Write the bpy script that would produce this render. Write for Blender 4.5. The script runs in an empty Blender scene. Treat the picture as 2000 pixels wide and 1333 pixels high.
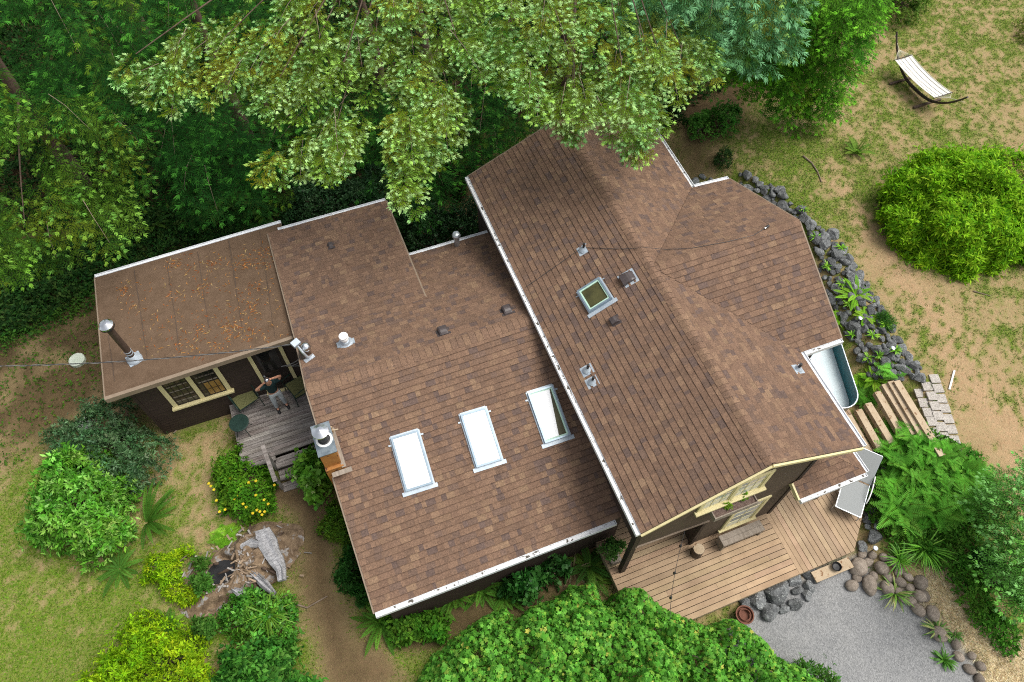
import bpy, math, random
import numpy as np
from mathutils import Matrix, Vector

C = bpy.context.scene.collection
rng = np.random.default_rng(7)
random.seed(7)
R_ = math.radians

# ------------------------------------------------------------------ camera
CAM = np.array([5.4158, -9.2986, 19.5002])
FPX = 1441.86                                   # focal length in 2000-px-wide photo pixels
CR = np.array([[9.32920739e-01, 3.04509436e-01, -1.92179340e-01],
               [-3.60080720e-01, 7.90239459e-01, -4.95846219e-01],
               [8.77845044e-04, 5.31785296e-01, 8.46878757e-01]])
cd = bpy.data.cameras.new('camera')
cd.sensor_width = 36.0
cd.lens = FPX / 2000 * 36.0
cd.clip_end = 2000
cam = bpy.data.objects.new('camera', cd)
C.objects.link(cam)
M4 = Matrix.Identity(4)
for i in range(3):
    for j in range(3):
        M4[i][j] = CR[i, j]
    M4[i][3] = CAM[i]
cam.matrix_world = M4
bpy.context.scene.camera = cam

# ------------------------------------------------------------------ world, sun, exposure
SUN_EL, SUN_AZ = R_(62), R_(105)                # azimuth clockwise from +Y
w = bpy.data.worlds.new('World')
bpy.context.scene.world = w
w.use_nodes = True
wn = w.node_tree.nodes
sky = wn.new('ShaderNodeTexSky')
sky.sky_type = 'NISHITA'
sky.sun_disc = False
sky.sun_elevation = SUN_EL
sky.sun_rotation = SUN_AZ
sky.air_density = 1.0
sky.dust_density = 4.0
sky.ozone_density = 1.0
bg = wn['Background']
bg.inputs['Strength'].default_value = 0.115
hs = wn.new('ShaderNodeHueSaturation')          # cloud cover: greyer than a clear sky
hs.inputs['Saturation'].default_value = .24
w.node_tree.links.new(sky.outputs[0], hs.inputs['Color'])
w.node_tree.links.new(hs.outputs['Color'], bg.inputs['Color'])
sl = bpy.data.lights.new('sun', 'SUN')
sl.energy = 1.5
sl.angle = R_(34)
sl.color = (1.0, 0.95, 0.86)
sun = bpy.data.objects.new('sun', sl)
C.objects.link(sun)
sd = Vector((math.sin(SUN_AZ) * math.cos(SUN_EL), math.cos(SUN_AZ) * math.cos(SUN_EL), math.sin(SUN_EL)))
sun.rotation_euler = sd.to_track_quat('Z', 'Y').to_euler()
vs = bpy.context.scene.view_settings
vs.view_transform = 'Standard'
vs.look = 'None'
vs.exposure = 0.78
vs.gamma = 1.0
cy = bpy.context.scene.cycles
cy.use_denoising = False                        # keep fine grain and crisp leaf edges
cy.pixel_filter_type = 'BLACKMAN_HARRIS'
cy.filter_width = 1.1
cy.max_bounces = 6; cy.diffuse_bounces = 2; cy.transmission_bounces = 3; cy.glossy_bounces = 2

# ------------------------------------------------------------------ maths helpers
def ray(px, py):
    return CR @ np.array([(px - 1000) / FPX, -(py - 666.5) / FPX, -1.0])
def at(px, py, z):
    d = ray(px, py)
    return CAM + d * ((z - CAM[2]) / d[2])
def onp(px, py, P0, n):
    d = ray(px, py)
    return CAM + d * (((np.asarray(P0, float) - CAM) @ np.asarray(n, float)) / (d @ np.asarray(n, float)))
def nrm(v):
    v = np.asarray(v, float)
    return v / (np.linalg.norm(v, axis=-1, keepdims=True) + 1e-12)
def sstep(x):
    x = np.clip(x, 0, 1)
    return x * x * (3 - 2 * x)
def _hash(i, j, k, s):
    h = (i * 374761393 + j * 668265263 + k * 2147483647 + s * 974711) & 0xFFFFFFFF
    h = ((h ^ (h >> 13)) * 1274126177) & 0xFFFFFFFF
    h = h ^ (h >> 16)
    return (h & 0xFFFF) / 65535.0
def vnoise(P, scale, seed=0):
    """smooth value noise 0..1 at points P (n,3) or (n,2)"""
    P = np.asarray(P, float)
    if P.shape[-1] == 2:
        P = np.concatenate([P, np.zeros(P.shape[:-1] + (1,))], -1)
    Q = P * scale + 1000.0
    I = np.floor(Q).astype(np.int64)
    F = Q - I
    F = F * F * (3 - 2 * F)
    out = 0
    for a in (0, 1):
        for b in (0, 1):
            for c in (0, 1):
                wgt = np.where(a, F[..., 0], 1 - F[..., 0]) * np.where(b, F[..., 1], 1 - F[..., 1]) * np.where(c, F[..., 2], 1 - F[..., 2])
                out = out + wgt * _hash(I[..., 0] + a, I[..., 1] + b, I[..., 2] + c, seed)
    return out
def fbm(P, scale, seed=0, o=4):
    t = 0; a = 0.5; tot = 0
    for i in range(o):
        t = t + a * vnoise(P, scale * 2 ** i, seed + i); tot += a; a *= 0.55
    return t / tot
def inpoly(P, poly):
    x, y = P[:, 0], P[:, 1]
    r = np.zeros(len(P), bool)
    n = len(poly)
    for i in range(n):
        x1, y1 = poly[i][0], poly[i][1]; x2, y2 = poly[(i + 1) % n][0], poly[(i + 1) % n][1]
        c = ((y1 > y) != (y2 > y)) & (x < (x2 - x1) * (y - y1) / (y2 - y1 + 1e-12) + x1)
        r ^= c
    return r
def dpoly(P, poly):
    d = np.full(len(P), 1e9)
    n = len(poly)
    for i in range(n):
        a = np.array(poly[i][:2], float); b = np.array(poly[(i + 1) % n][:2], float)
        ab = b - a
        t = np.clip(((P[:, :2] - a) @ ab) / (ab @ ab + 1e-12), 0, 1)
        d = np.minimum(d, np.linalg.norm(P[:, :2] - (a + t[:, None] * ab), axis=1))
    return d
def sample_poly(poly, n, g=rng):
    poly = np.array([p[:2] for p in poly], float)
    lo, hi = poly.min(0), poly.max(0)
    out = np.zeros((0, 2))
    while len(out) < n:
        P = lo + g.random((n * 2, 2)) * (hi - lo)
        out = np.concatenate([out, P[inpoly(P, poly)]])
    return out[:n]

# ------------------------------------------------------------------ terrain
_YK = np.array([-40, -13, -10.6, -8.3, -7, -6, -5, -4, -3.1, -1.6, .3, 3, 5.3, 8, 12, 60])
_XK = np.array([30, 20, 18.2, 16.9, 17.3, 18.4, 19.6, 20.3, 19.9, 19.9, 20.4, 20.6, 19.8, 18, 15, 15])
def gz(x, y):
    x = np.asarray(x, float); y = np.asarray(y, float)
    X0 = np.interp(y, _YK, _XK)
    H = np.interp(y, [-12, -8, -5, -3], [.35, .4, .8, .9])
    h = H * sstep((x - X0 + 1.5) / 1.7)
    h = h + 0.05 * (vnoise(np.stack([x, y], -1), .45, 3) - .5) + .03 * (vnoise(np.stack([x, y], -1), 1.3, 5) - .5)
    # level pad under the house and decks
    pad = sstep((x - 0) / 1.5) * sstep((18.5 - x) / 1) * sstep((y + 8) / 1) * sstep((7 - y) / 1)
    return h - .02 * pad
def gat(px, py, dz=0.0):
    z = 0.3
    for _ in range(6):
        P = at(px, py, z + dz)
        z = float(gz(P[0], P[1]))
    P = at(px, py, z + dz)
    return np.array([P[0], P[1], z])

# ------------------------------------------------------------------ object helpers
ORG = {}
def tag(o, label=None, cat=None, group=None, kind=None):
    if label: o['label'] = label
    if cat: o['category'] = cat
    if group: o['group'] = group
    if kind: o['kind'] = kind
    return o
def thing(name, label, cat, loc=(0, 0, 0), rz=0.0, group=None):
    o = bpy.data.objects.new(name, None)
    o.empty_display_size = .2
    C.objects.link(o)
    o.location = [float(a) for a in loc]
    o.rotation_euler = (0, 0, rz)
    ORG[o.name] = np.array(loc, float)
    return tag(o, label, cat, group)
def copy_tree(o, parent=None):
    c = o.copy()
    C.objects.link(c)
    if parent is not None:
        c.parent = parent
    for ch in list(o.children):
        copy_tree(ch, c)
    return c

class MB:
    """collects polygons; build() links them as one mesh object"""
    def __init__(s):
        s.v = []; s.f = []; s.c = []; s.m = []
        s.col = (1, 1, 1); s.mi = 0
    def add(s, vs, fs):
        b = len(s.v)
        for p in vs:
            s.v.append((float(p[0]), float(p[1]), float(p[2]))); s.c.append(s.col)
        for f in fs:
            s.f.append([b + i for i in f]); s.m.append(s.mi)
    def boxm(s, M, sx, sy, sz):
        vs = []
        for z in (-.5, .5):
            for y in (-.5, .5):
                for x in (-.5, .5):
                    vs.append(M @ Vector((x * sx, y * sy, z * sz)))
        s.add(vs, [(0, 2, 3, 1), (4, 5, 7, 6), (0, 1, 5, 4), (2, 6, 7, 3), (0, 4, 6, 2), (1, 3, 7, 5)])
    def box(s, c, d, rz=0.0, rx=0.0, ry=0.0):
        s.boxm(Matrix.Translation(Vector([float(a) for a in c])) @ Matrix.Rotation(rz, 4, 'Z') @ Matrix.Rotation(ry, 4, 'Y') @ Matrix.Rotation(rx, 4, 'X'), *d)
    def b2(s, a, b):
        a = np.array(a, float); b = np.array(b, float)
        s.box((a + b) / 2, np.abs(b - a))
    def bar(s, a, b, wd, ht, up=(0, 0, 1), ext=0.0):
        a = np.array(a, float); b = np.array(b, float)
        d = nrm(b - a); a = a - d * ext; b = b + d * ext
        S = nrm(np.cross(np.array(up, float), d)); U = np.cross(d, S)
        vs = [p + S * x * wd / 2 + U * y * ht / 2 for p in (a, b) for (x, y) in ((-1, -1), (1, -1), (1, 1), (-1, 1))]
        s.add(vs, [(3, 2, 1, 0), (4, 5, 6, 7), (0, 1, 5, 4), (1, 2, 6, 5), (2, 3, 7, 6), (3, 0, 4, 7)])
    def prism(s, poly, ext):
        n = len(poly); e = np.array(ext, float)
        P = [np.array(p, float) for p in poly]
        s.add(P + [p + e for p in P], [tuple(range(n))[::-1], tuple(range(n, 2 * n))] + [(i, (i + 1) % n, n + (i + 1) % n, n + i) for i in range(n)])
    def tube(s, pts, r, n=8, caps=True):
        pts = [np.array(p, float) for p in pts]
        rs = r if hasattr(r, '__len__') else [r] * len(pts)
        vs = []; fs = []
        ref = None
        for i, p in enumerate(pts):
            d = nrm((pts[min(i + 1, len(pts) - 1)] - pts[max(i - 1, 0)]))
            if ref is None:
                ref = np.array([0, 0, 1.]) if abs(d[2]) < .9 else np.array([1., 0, 0])
            S = nrm(np.cross(ref, d)); U = np.cross(d, S); ref = U
            for k in range(n):
                a = 2 * math.pi * k / n
                vs.append(p + (S * math.cos(a) + U * math.sin(a)) * rs[i])
        for i in range(len(pts) - 1):
            for k in range(n):
                k2 = (k + 1) % n
                fs.append((i * n + k, i * n + k2, (i + 1) * n + k2, (i + 1) * n + k))
        if caps:
            fs.append(tuple(range(n))[::-1]); fs.append(tuple(range((len(pts) - 1) * n, len(pts) * n)))
        s.add(vs, fs)
    def lathe(s, prof, c, axis=(0, 0, 1), n=24, sx=1.0):
        """profile of (r, h) turned about an axis through c"""
        A = nrm(np.array(axis, float)); ref = np.array([1., 0, 0]) if abs(A[0]) < .9 else np.array([0, 1., 0])
        S = nrm(np.cross(A, np.cross(ref, A))); T = np.cross(A, S); c = np.array(c, float)
        vs = []; fs = []
        for (r, h) in prof:
            for k in range(n):
                a = 2 * math.pi * k / n
                vs.append(c + A * h + (S * math.cos(a) * sx + T * math.sin(a)) * r)
        for i in range(len(prof) - 1):
            for k in range(n):
                k2 = (k + 1) % n
                fs.append((i * n + k, i * n + k2, (i + 1) * n + k2, (i + 1) * n + k))
        if prof[0][0] > 1e-4: fs.append(tuple(range(n))[::-1])
        if prof[-1][0] > 1e-4: fs.append(tuple(range((len(prof) - 1) * n, len(prof) * n)))
        s.add(vs, fs)
    def build(s, name, mat, parent=None, smooth=False, world=True):
        v = np.array(s.v, float)
        if parent is not None and world:
            v = v - ORG[parent.name]
        me = bpy.data.meshes.new(name)
        me.from_pydata(v.tolist(), [], s.f)
        at_ = me.color_attributes.new('Col', 'FLOAT_COLOR', 'POINT')
        cc = np.ones((len(s.v), 4), np.float32); cc[:, :3] = np.array(s.c, np.float32)
        at_.data.foreach_set('color', cc.ravel())
        mats = mat if isinstance(mat, (list, tuple)) else [mat]
        for m in mats: me.materials.append(m)
        if len(mats) > 1: me.polygons.foreach_set('material_index', s.m)
        if smooth: me.polygons.foreach_set('use_smooth', [True] * len(s.f))
        me.update()
        o = bpy.data.objects.new(name, me)
        C.objects.link(o)
        if parent is not None:
            o.parent = parent
            ORG[o.name] = ORG[parent.name] if world else np.zeros(3)
        else:
            ORG[o.name] = np.zeros(3)
        return o

def bigmesh(name, V, F, col, mat, parent=None, world=True, smooth=False):
    """numpy arrays V (n,3), F (m,4), col (n,3) -> one mesh object"""
    V = np.asarray(V, np.float32)
    if parent is not None and world:
        V = V - ORG[parent.name].astype(np.float32)
    me = bpy.data.meshes.new(name)
    k = F.shape[1]
    me.vertices.add(len(V)); me.loops.add(F.size); me.polygons.add(len(F))
    me.vertices.foreach_set('co', V.ravel())
    me.loops.foreach_set('vertex_index', F.ravel().astype(np.int32))
    me.polygons.foreach_set('loop_start', (np.arange(len(F)) * k).astype(np.int32))
    try:
        me.polygons.foreach_set('loop_total', np.full(len(F), k, np.int32))
    except Exception:
        pass
    at_ = me.color_attributes.new('Col', 'FLOAT_COLOR', 'POINT')
    cc = np.ones((len(V), 4), np.float32); cc[:, :3] = col
    at_.data.foreach_set('color', cc.ravel())
    me.materials.append(mat)
    if smooth: me.polygons.foreach_set('use_smooth', np.ones(len(F), bool))
    me.update(calc_edges=True)
    o = bpy.data.objects.new(name, me)
    C.objects.link(o)
    if parent is not None: o.parent = parent
    ORG[o.name] = ORG[parent.name] if parent is not None and world else np.zeros(3)
    return o

# ------------------------------------------------------------------ materials
def pmat(name, c1, c2=None, scale=4.0, rough=.7, metal=0.0, bump=0.0, bscale=60.0, attr=False, spec=.35, stretch=None,
         c3=None, th3=.62, s3=8.0, obj=False, detail=6.0):
    """principled material; two tones mixed by noise, a third tone in patches above a threshold"""
    m = bpy.data.materials.new(name); m.use_nodes = True
    nt = m.node_tree; N = nt.nodes; Lk = nt.links
    b = N['Principled BSDF']
    b.inputs['Roughness'].default_value = rough
    b.inputs['Metallic'].default_value = metal
    b.inputs['Specular IOR Level'].default_value = spec
    rnd = None
    if obj:
        oi = N.new('ShaderNodeObjectInfo'); rnd = oi.outputs['Random']
        tc = N.new('ShaderNodeTexCoord'); vec = tc.outputs['Object']
    else:
        g = N.new('ShaderNodeNewGeometry'); vec = g.outputs['Position']
    if stretch:
        mp = N.new('ShaderNodeMapping'); mp.inputs['Scale'].default_value = stretch[:3]
        if len(stretch) > 3: mp.inputs['Rotation'].default_value = (0, 0, stretch[3])
        Lk.new(vec, mp.inputs['Vector']); vec = mp.outputs['Vector']
    col = None
    if attr:
        a = N.new('ShaderNodeVertexColor'); a.layer_name = 'Col'
        col = a.outputs['Color']
    if c2 is not None:
        n = N.new('ShaderNodeTexNoise'); n.inputs['Scale'].default_value = scale; n.inputs['Detail'].default_value = detail
        n.inputs['Roughness'].default_value = .65
        Lk.new(vec, n.inputs['Vector'])
        r = N.new('ShaderNodeValToRGB')
        r.color_ramp.elements[0].position = .3; r.color_ramp.elements[1].position = .7
        r.color_ramp.elements[0].color = (*c1, 1); r.color_ramp.elements[1].color = (*c2, 1)
        Lk.new(n.outputs['Fac'], r.inputs['Fac'])
        if col is None:
            col = r.outputs['Color']
        else:
            x = N.new('ShaderNodeMix'); x.data_type = 'RGBA'; x.blend_type = 'MULTIPLY'; x.inputs['Factor'].default_value = 1.0
            Lk.new(col, x.inputs['A']); Lk.new(r.outputs['Color'], x.inputs['B']); col = x.outputs['Result']
    if c3 is not None:
        n3 = N.new('ShaderNodeTexNoise'); n3.inputs['Scale'].default_value = s3; n3.inputs['Detail'].default_value = 8
        Lk.new(vec, n3.inputs['Vector'])
        r3 = N.new('ShaderNodeValToRGB')
        r3.color_ramp.elements[0].position = th3 - .03; r3.color_ramp.elements[1].position = th3 + .03
        r3.color_ramp.elements[0].color = (0, 0, 0, 1); r3.color_ramp.elements[1].color = (1, 1, 1, 1)
        Lk.new(n3.outputs['Fac'], r3.inputs['Fac'])
        x = N.new('ShaderNodeMix'); x.data_type = 'RGBA'
        Lk.new(r3.outputs['Color'], x.inputs['Factor'])
        if col is None: x.inputs['A'].default_value = (*c1, 1)
        else: Lk.new(col, x.inputs['A'])
        x.inputs['B'].default_value = (*c3, 1); col = x.outputs['Result']
    if rnd is not None and col is not None:
        mr = N.new('ShaderNodeMapRange'); mr.inputs['To Min'].default_value = .62; mr.inputs['To Max'].default_value = 1.3
        Lk.new(rnd, mr.inputs['Value'])
        x = N.new('ShaderNodeMix'); x.data_type = 'RGBA'; x.blend_type = 'MULTIPLY'; x.inputs['Factor'].default_value = 1.0
        Lk.new(col, x.inputs['A']); Lk.new(mr.outputs['Result'], x.inputs['B']); col = x.outputs['Result']
    if col is None: b.inputs['Base Color'].default_value = (*c1, 1)
    else: Lk.new(col, b.inputs['Base Color'])
    if bump:
        nb = N.new('ShaderNodeTexNoise'); nb.inputs['Scale'].default_value = bscale; nb.inputs['Detail'].default_value = 4
        Lk.new(vec, nb.inputs['Vector'])
        bp = N.new('ShaderNodeBump'); bp.inputs['Strength'].default_value = bump; bp.inputs['Distance'].default_value = .02
        Lk.new(nb.outputs['Fac'], bp.inputs['Height']); Lk.new(bp.outputs['Normal'], b.inputs['Normal'])
    return m
def leafmat(name, trans=.28, rough=.5, spec=.35):
    m = bpy.data.materials.new(name); m.use_nodes = True
    nt = m.node_tree; N = nt.nodes; Lk = nt.links
    b = N['Principled BSDF']; b.inputs['Roughness'].default_value = rough; b.inputs['Specular IOR Level'].default_value = spec
    a = N.new('ShaderNodeVertexColor'); a.layer_name = 'Col'
    Lk.new(a.outputs['Color'], b.inputs['Base Color'])
    t = N.new('ShaderNodeBsdfTranslucent'); Lk.new(a.outputs['Color'], t.inputs['Color'])
    x = N.new('ShaderNodeMixShader'); x.inputs[0].default_value = trans
    Lk.new(b.outputs[0], x.inputs[1]); Lk.new(t.outputs[0], x.inputs[2])
    Lk.new(x.outputs[0], N['Material Output'].inputs['Surface'])
    return m
MAT = {}
MAT['shingle'] = pmat('asphalt_shingle', (.66, .66, .67), (1.30, 1.27, 1.22), 26, .93, attr=True, bump=.5, bscale=170, spec=.15, detail=9)
MAT['membrane'] = pmat('rolled_roofing', (.108, .070, .044), (.150, .100, .066), 3.2, .95, bump=.5, bscale=160, spec=.12, detail=10)
MAT['tar'] = pmat('seam_tar', (.058, .040, .029), (.105, .073, .052), 9, .9)
MAT['siding'] = pmat('brown_siding', (.030, .019, .016), (.050, .033, .026), 3, .65, stretch=(1, 1, 6), bump=.15, bscale=40)
MAT['siding2'] = pmat('gable_siding', (.060, .043, .030), (.095, .068, .046), 3, .7, stretch=(1, 1, 8), bump=.15, bscale=40)
MAT['dark'] = pmat('dark_paint', (.020, .014, .012), (.034, .024, .020), 5, .6)
MAT['cream'] = pmat('cream_paint', (.60, .52, .27), (.72, .64, .36), 5, .5, bump=.05)
MAT['fascia'] = pmat('fascia_paint', (.20, .15, .105), (.26, .20, .145), 5, .6)
MAT['gutter'] = pmat('white_gutter', (.62, .64, .67), (.78, .79, .80), 4, .4)
MAT['debris'] = pmat('gutter_debris', (.66, .67, .68), (.78, .78, .77), 6, .7, c3=(.085, .075, .06), th3=.60, s3=9)
MAT['debris_clean'] = pmat('gutter_floor', (.72, .75, .80), (.80, .82, .84), 6, .5, c3=(.09, .08, .07), th3=.70, s3=6)
MAT['steel'] = pmat('galvanised_steel', (.42, .46, .50), (.60, .64, .68), 9, .35, metal=.75, spec=.5)
MAT['flash'] = pmat('lead_flashing', (.34, .40, .46), (.50, .56, .61), 6, .5, metal=.3)
MAT['skyframe'] = pmat('skylight_cladding', (.20, .27, .33), (.28, .35, .41), 4, .35, metal=.45)
MAT['skyinner'] = pmat('skylight_sash', (.42, .62, .50), (.50, .70, .58), 5, .5)
MAT['blind'] = pmat('white_blind', (.86, .88, .90), (.90, .91, .92), 3, .35)
MAT['well_shade'] = pmat('skylight_well_shade', (.030, .030, .010), (.095, .09, .03), 2.5, .5)  # opaque pane; its dark colour stands in for the shaded well
MAT['chrome'] = pmat('polished_steel', (.72, .74, .76), None, rough=.16, metal=1.0)
MAT['flue'] = pmat('brown_flue', (.065, .045, .036), (.10, .07, .055), 7, .4, metal=.3)
MAT['black'] = pmat('black_rubber', (.012, .012, .014), (.022, .022, .024), 10, .5)
MAT['whitepl'] = pmat('white_plastic', (.75, .75, .74), (.82, .82, .80), 8, .4)
MAT['ventbrown'] = pmat('brown_vent', (.045, .034, .034), (.075, .06, .058), 6, .35, spec=.5)
MAT['brick'] = pmat('rust_chimney', (.28, .105, .025), (.42, .20, .055), 5, .55, c3=(.10, .04, .02), th3=.62, s3=7)
MAT['capmetal'] = pmat('stained_cap', (.10, .13, .16), (.30, .35, .38), 5, .45, metal=.4)
MAT['oldwood'] = pmat('weathered_wood', (.085, .065, .055), (.40, .365, .34), 1.1, .9, stretch=(.9, 9, 1), bump=.3, bscale=30, attr=True, detail=10)
MAT['cedar'] = pmat('cedar_decking', (.75, .70, .66), (1.12, 1.08, 1.04), 1.6, .75, attr=True, bump=.12, bscale=40, detail=8)
MAT['timber'] = pmat('landscape_timber', (.38, .285, .18), (.52, .42, .30), 3, .85, bump=.2, bscale=40, c3=(.22, .12, .06), th3=.64, s3=9)
MAT['greywood'] = pmat('grey_wood', (.20, .165, .13), (.33, .28, .23), 4, .85, bump=.2, bscale=30, stretch=(5, 1, 1))
MAT['glassdark'] = pmat('window_glass', (.010, .010, .011), (.028, .026, .022), 2, .06, spec=.6)
MAT['glasslight'] = pmat('pale_glass', (.33, .35, .34), (.62, .64, .62), 2.4, .12, spec=.6)  # panes in two pale greys, mottled by noise
MAT['interior'] = pmat('lit_interior_wood', (.22, .12, .030), (.34, .20, .060), 2.5, .3)
MAT['rock'] = pmat('basalt', (.058, .061, .063), (.22, .23, .235), 2.6, .8, bump=.9, bscale=12, c3=(.40, .42, .40), th3=.62, s3=11, obj=True)
MAT['cobble'] = pmat('brown_cobble', (.15, .12, .095), (.33, .28, .23), 3, .85, bump=.5, bscale=14, c3=(.30, .28, .25), th3=.68, s3=9, obj=True)
MAT['paver'] = pmat('aggregate_paver', (.20, .18, .16), (.58, .54, .49), 30, .9, bump=.4, bscale=60)
MAT['bark'] = pmat('bark', (.055, .035, .024), (.13, .09, .065), 5, .9, bump=.6, bscale=12)
MAT['twig'] = pmat('twig_bark', (.16, .12, .085), (.26, .20, .15), 5, .85)
MAT['leaf'] = leafmat('leaf', .30, .6, .08)
MAT['needle'] = leafmat('needle', .25, .65, .05)
MAT['glossleaf'] = leafmat('glossy_leaf', .22, .42, .22)
MAT['petal'] = leafmat('petal', .3, .6)
MAT['concrete'] = pmat('concrete', (.42, .43, .38), (.58, .58, .52), 4, .9, bump=.2)
MAT['lid'] = pmat('septic_lid_plastic', (.46, .52, .42), (.60, .64, .55), 4, .7)
MAT['cable'] = pmat('cable', (.03, .03, .033), (.06, .06, .06), 20, .5)
MAT['alucable'] = pmat('bare_cable', (.17, .17, .17), (.27, .27, .265), 20, .4, metal=.5)
MAT['stump'] = pmat('rotten_wood', (.095, .062, .038), (.30, .215, .135), 5.5, .95, bump=1.0, bscale=18, c3=(.30, .28, .265), th3=.60, s3=5, detail=12)
MAT['slab'] = pmat('bleached_wood', (.20, .20, .21), (.46, .46, .47), 4, .9, bump=.8, bscale=18, stretch=(2, 5, 2))
MAT['teal'] = pmat('painted_tub_liner', (.006, .095, .115), (.012, .14, .155), 3, .3)
MAT['tubfloor'] = pmat('tub_floor', (.55, .65, .68), (.66, .74, .77), 3, .5, c3=(.42, .50, .50), th3=.68, s3=6)
MAT['tubout'] = pmat('galvanised_tub', (.22, .21, .15), (.34, .33, .26), 3, .4, metal=.5)
MAT['fabric'] = pmat('grey_mesh_fabric', (.24, .255, .255), (.32, .335, .335), 60, .9)
MAT['greenmetal'] = pmat('green_metal', (.012, .030, .025), (.022, .050, .040), 8, .4, metal=.2)
MAT['sling'] = pmat('olive_mesh', (.10, .105, .040), (.16, .16, .065), 40, .8)
MAT['hamwood'] = pmat('dark_stained_wood', (.028, .018, .014), (.055, .036, .027), 6, .4, spec=.5)
MAT['hamcloth'] = pmat('cream_canvas', (.62, .62, .58), (.74, .73, .68), 5, .9, attr=True)
MAT['rope'] = pmat('rope', (.55, .52, .38), (.66, .63, .5), 20, .9)
MAT['terracotta'] = pmat('terracotta', (.13, .05, .032), (.20, .085, .055), 6, .8)
MAT['bluepot'] = pmat('blue_glazed_pot', (.015, .018, .08), (.03, .035, .13), 4, .15, spec=.6)
MAT['skin'] = pmat('skin', (.46, .23, .15), (.52, .27, .18), 8, .5)
MAT['shirt'] = pmat('dark_teal_shirt', (.006, .022, .024), (.012, .034, .036), 12, .85)
MAT['jeans'] = pmat('pale_grey_trousers', (.36, .39, .41), (.46, .49, .51), 18, .9)
MAT['hair'] = pmat('dark_hair', (.015, .011, .009), (.03, .022, .017), 20, .6)
MAT['sandal'] = pmat('white_wood', (.7, .7, .68), (.8, .8, .78), 8, .7)

# ------------------------------------------------------------------ courses of shingles / siding
def clip(poly, cp):
    """clip polygon by convex counter-clockwise polygon cp (2-D)"""
    out = poly
    n = len(cp)
    for i in range(n):
        a = cp[i]; b = cp[(i + 1) % n]
        ex, ey = b[0] - a[0], b[1] - a[1]
        inp = out; out = []
        if not inp: return []
        for k in range(len(inp)):
            p = inp[k]; q = inp[(k + 1) % len(inp)]
            dp = ex * (p[1] - a[1]) - ey * (p[0] - a[0]); dq = ex * (q[1] - a[1]) - ey * (q[0] - a[0])
            if dp >= 0: out.append(p)
            if (dp >= 0) != (dq >= 0):
                t = dp / (dp - dq)
                out.append((p[0] + (q[0] - p[0]) * t, p[1] + (q[1] - p[1]) * t))
    return out
def ccw(poly):
    a = sum(poly[i][0] * poly[(i + 1) % len(poly)][1] - poly[(i + 1) % len(poly)][0] * poly[i][1] for i in range(len(poly)))
    return poly if a > 0 else poly[::-1]
SH_COLS = [((.198, .126, .087), 8), ((.180, .114, .080), 8), ((.216, .140, .094), 3), ((.154, .103, .079), 4), ((.130, .091, .077), 2.6), ((.232, .154, .101), .9), ((.167, .108, .077), 6)]
SH_W = np.array([c[1] for c in SH_COLS]); SH_W = SH_W / SH_W.sum()
def shingles(mb, polys, n, up, e=.150, thick=.014, tint=1.0, seed=1, wlo=.07, whi=.25):
    """polys: convex 3-D polygons on one plane; n plane normal; up = direction up the slope"""
    g = np.random.default_rng(seed)
    n = nrm(n); up = np.array(up, float); up = nrm(up - n * (up @ n)); U = np.cross(up, n)
    O = np.array(polys[0][0], float)
    pl2 = [ccw([((np.array(p) - O) @ U, (np.array(p) - O) @ up) for p in P]) for P in polys]
    allp = np.array([p for P in pl2 for p in P])
    u0, v0 = allp.min(0); u1, v1 = allp.max(0)
    for j in range(int((v1 - v0) / e) + 1):
        va = v0 + j * e; vb = va + e
        u = u0 - g.random() * .3
        while u < u1:
            wd = wlo + (whi - wlo) * g.random()
            rect = [(u, va), (u + wd, va), (u + wd, vb), (u, vb)]
            k = g.choice(len(SH_COLS), p=SH_W)
            b = (.92 + .16 * g.random()) * tint
            raised = g.random() < .55
            mb.col = tuple(x * b for x in SH_COLS[k][0])
            h0 = thick + (.006 if raised else 0)
            base = mb.col; hgt = lambda c: .004 + h0 * (1 - (c - va) / e * .75)
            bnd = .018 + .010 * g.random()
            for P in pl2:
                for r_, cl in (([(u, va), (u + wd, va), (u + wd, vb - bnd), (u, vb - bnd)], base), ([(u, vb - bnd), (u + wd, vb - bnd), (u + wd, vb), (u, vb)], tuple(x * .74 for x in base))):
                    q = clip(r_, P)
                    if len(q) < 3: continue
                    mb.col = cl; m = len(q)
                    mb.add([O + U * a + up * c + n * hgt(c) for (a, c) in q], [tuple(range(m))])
                q = clip(rect, P)
                if len(q) < 3: continue
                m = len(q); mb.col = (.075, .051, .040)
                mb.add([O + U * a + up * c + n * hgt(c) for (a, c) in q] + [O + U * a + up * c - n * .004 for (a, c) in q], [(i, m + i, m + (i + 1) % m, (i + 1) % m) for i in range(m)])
            u += wd
    mb.col = (1, 1, 1)
def lap(mb, polys, n, e=.125, thick=.014):
    """lap siding on vertical convex polygons, outward normal n"""
    n = nrm(n); up = np.array([0, 0, 1.]); U = np.cross(up, n)
    O = np.array(polys[0][0], float)
    pl2 = [ccw([((np.array(p) - O) @ U, (np.array(p) - O) @ up) for p in P]) for P in polys]
    allp = np.array([p for P in pl2 for p in P])
    u0, v0 = allp.min(0); u1, v1 = allp.max(0)
    for j in range(int((v1 - v0) / e) + 1):
        va = v0 + j * e
        rect = [(u0 - 1, va), (u1 + 1, va), (u1 + 1, va + e), (u0 - 1, va + e)]
        for P in pl2:
            q = clip(rect, P)
            if len(q) < 3: continue
            top = [O + U * a + up * c + n * (.002 + thick * (1 - (c - va) / e)) for (a, c) in q]
            bot = [O + U * a + up * c - n * .01 for (a, c) in q]
            m = len(q)
            mb.add(top + bot, [tuple(range(m))] + [(i, m + i, m + (i + 1) % m, (i + 1) % m) for i in range(m)])
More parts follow.
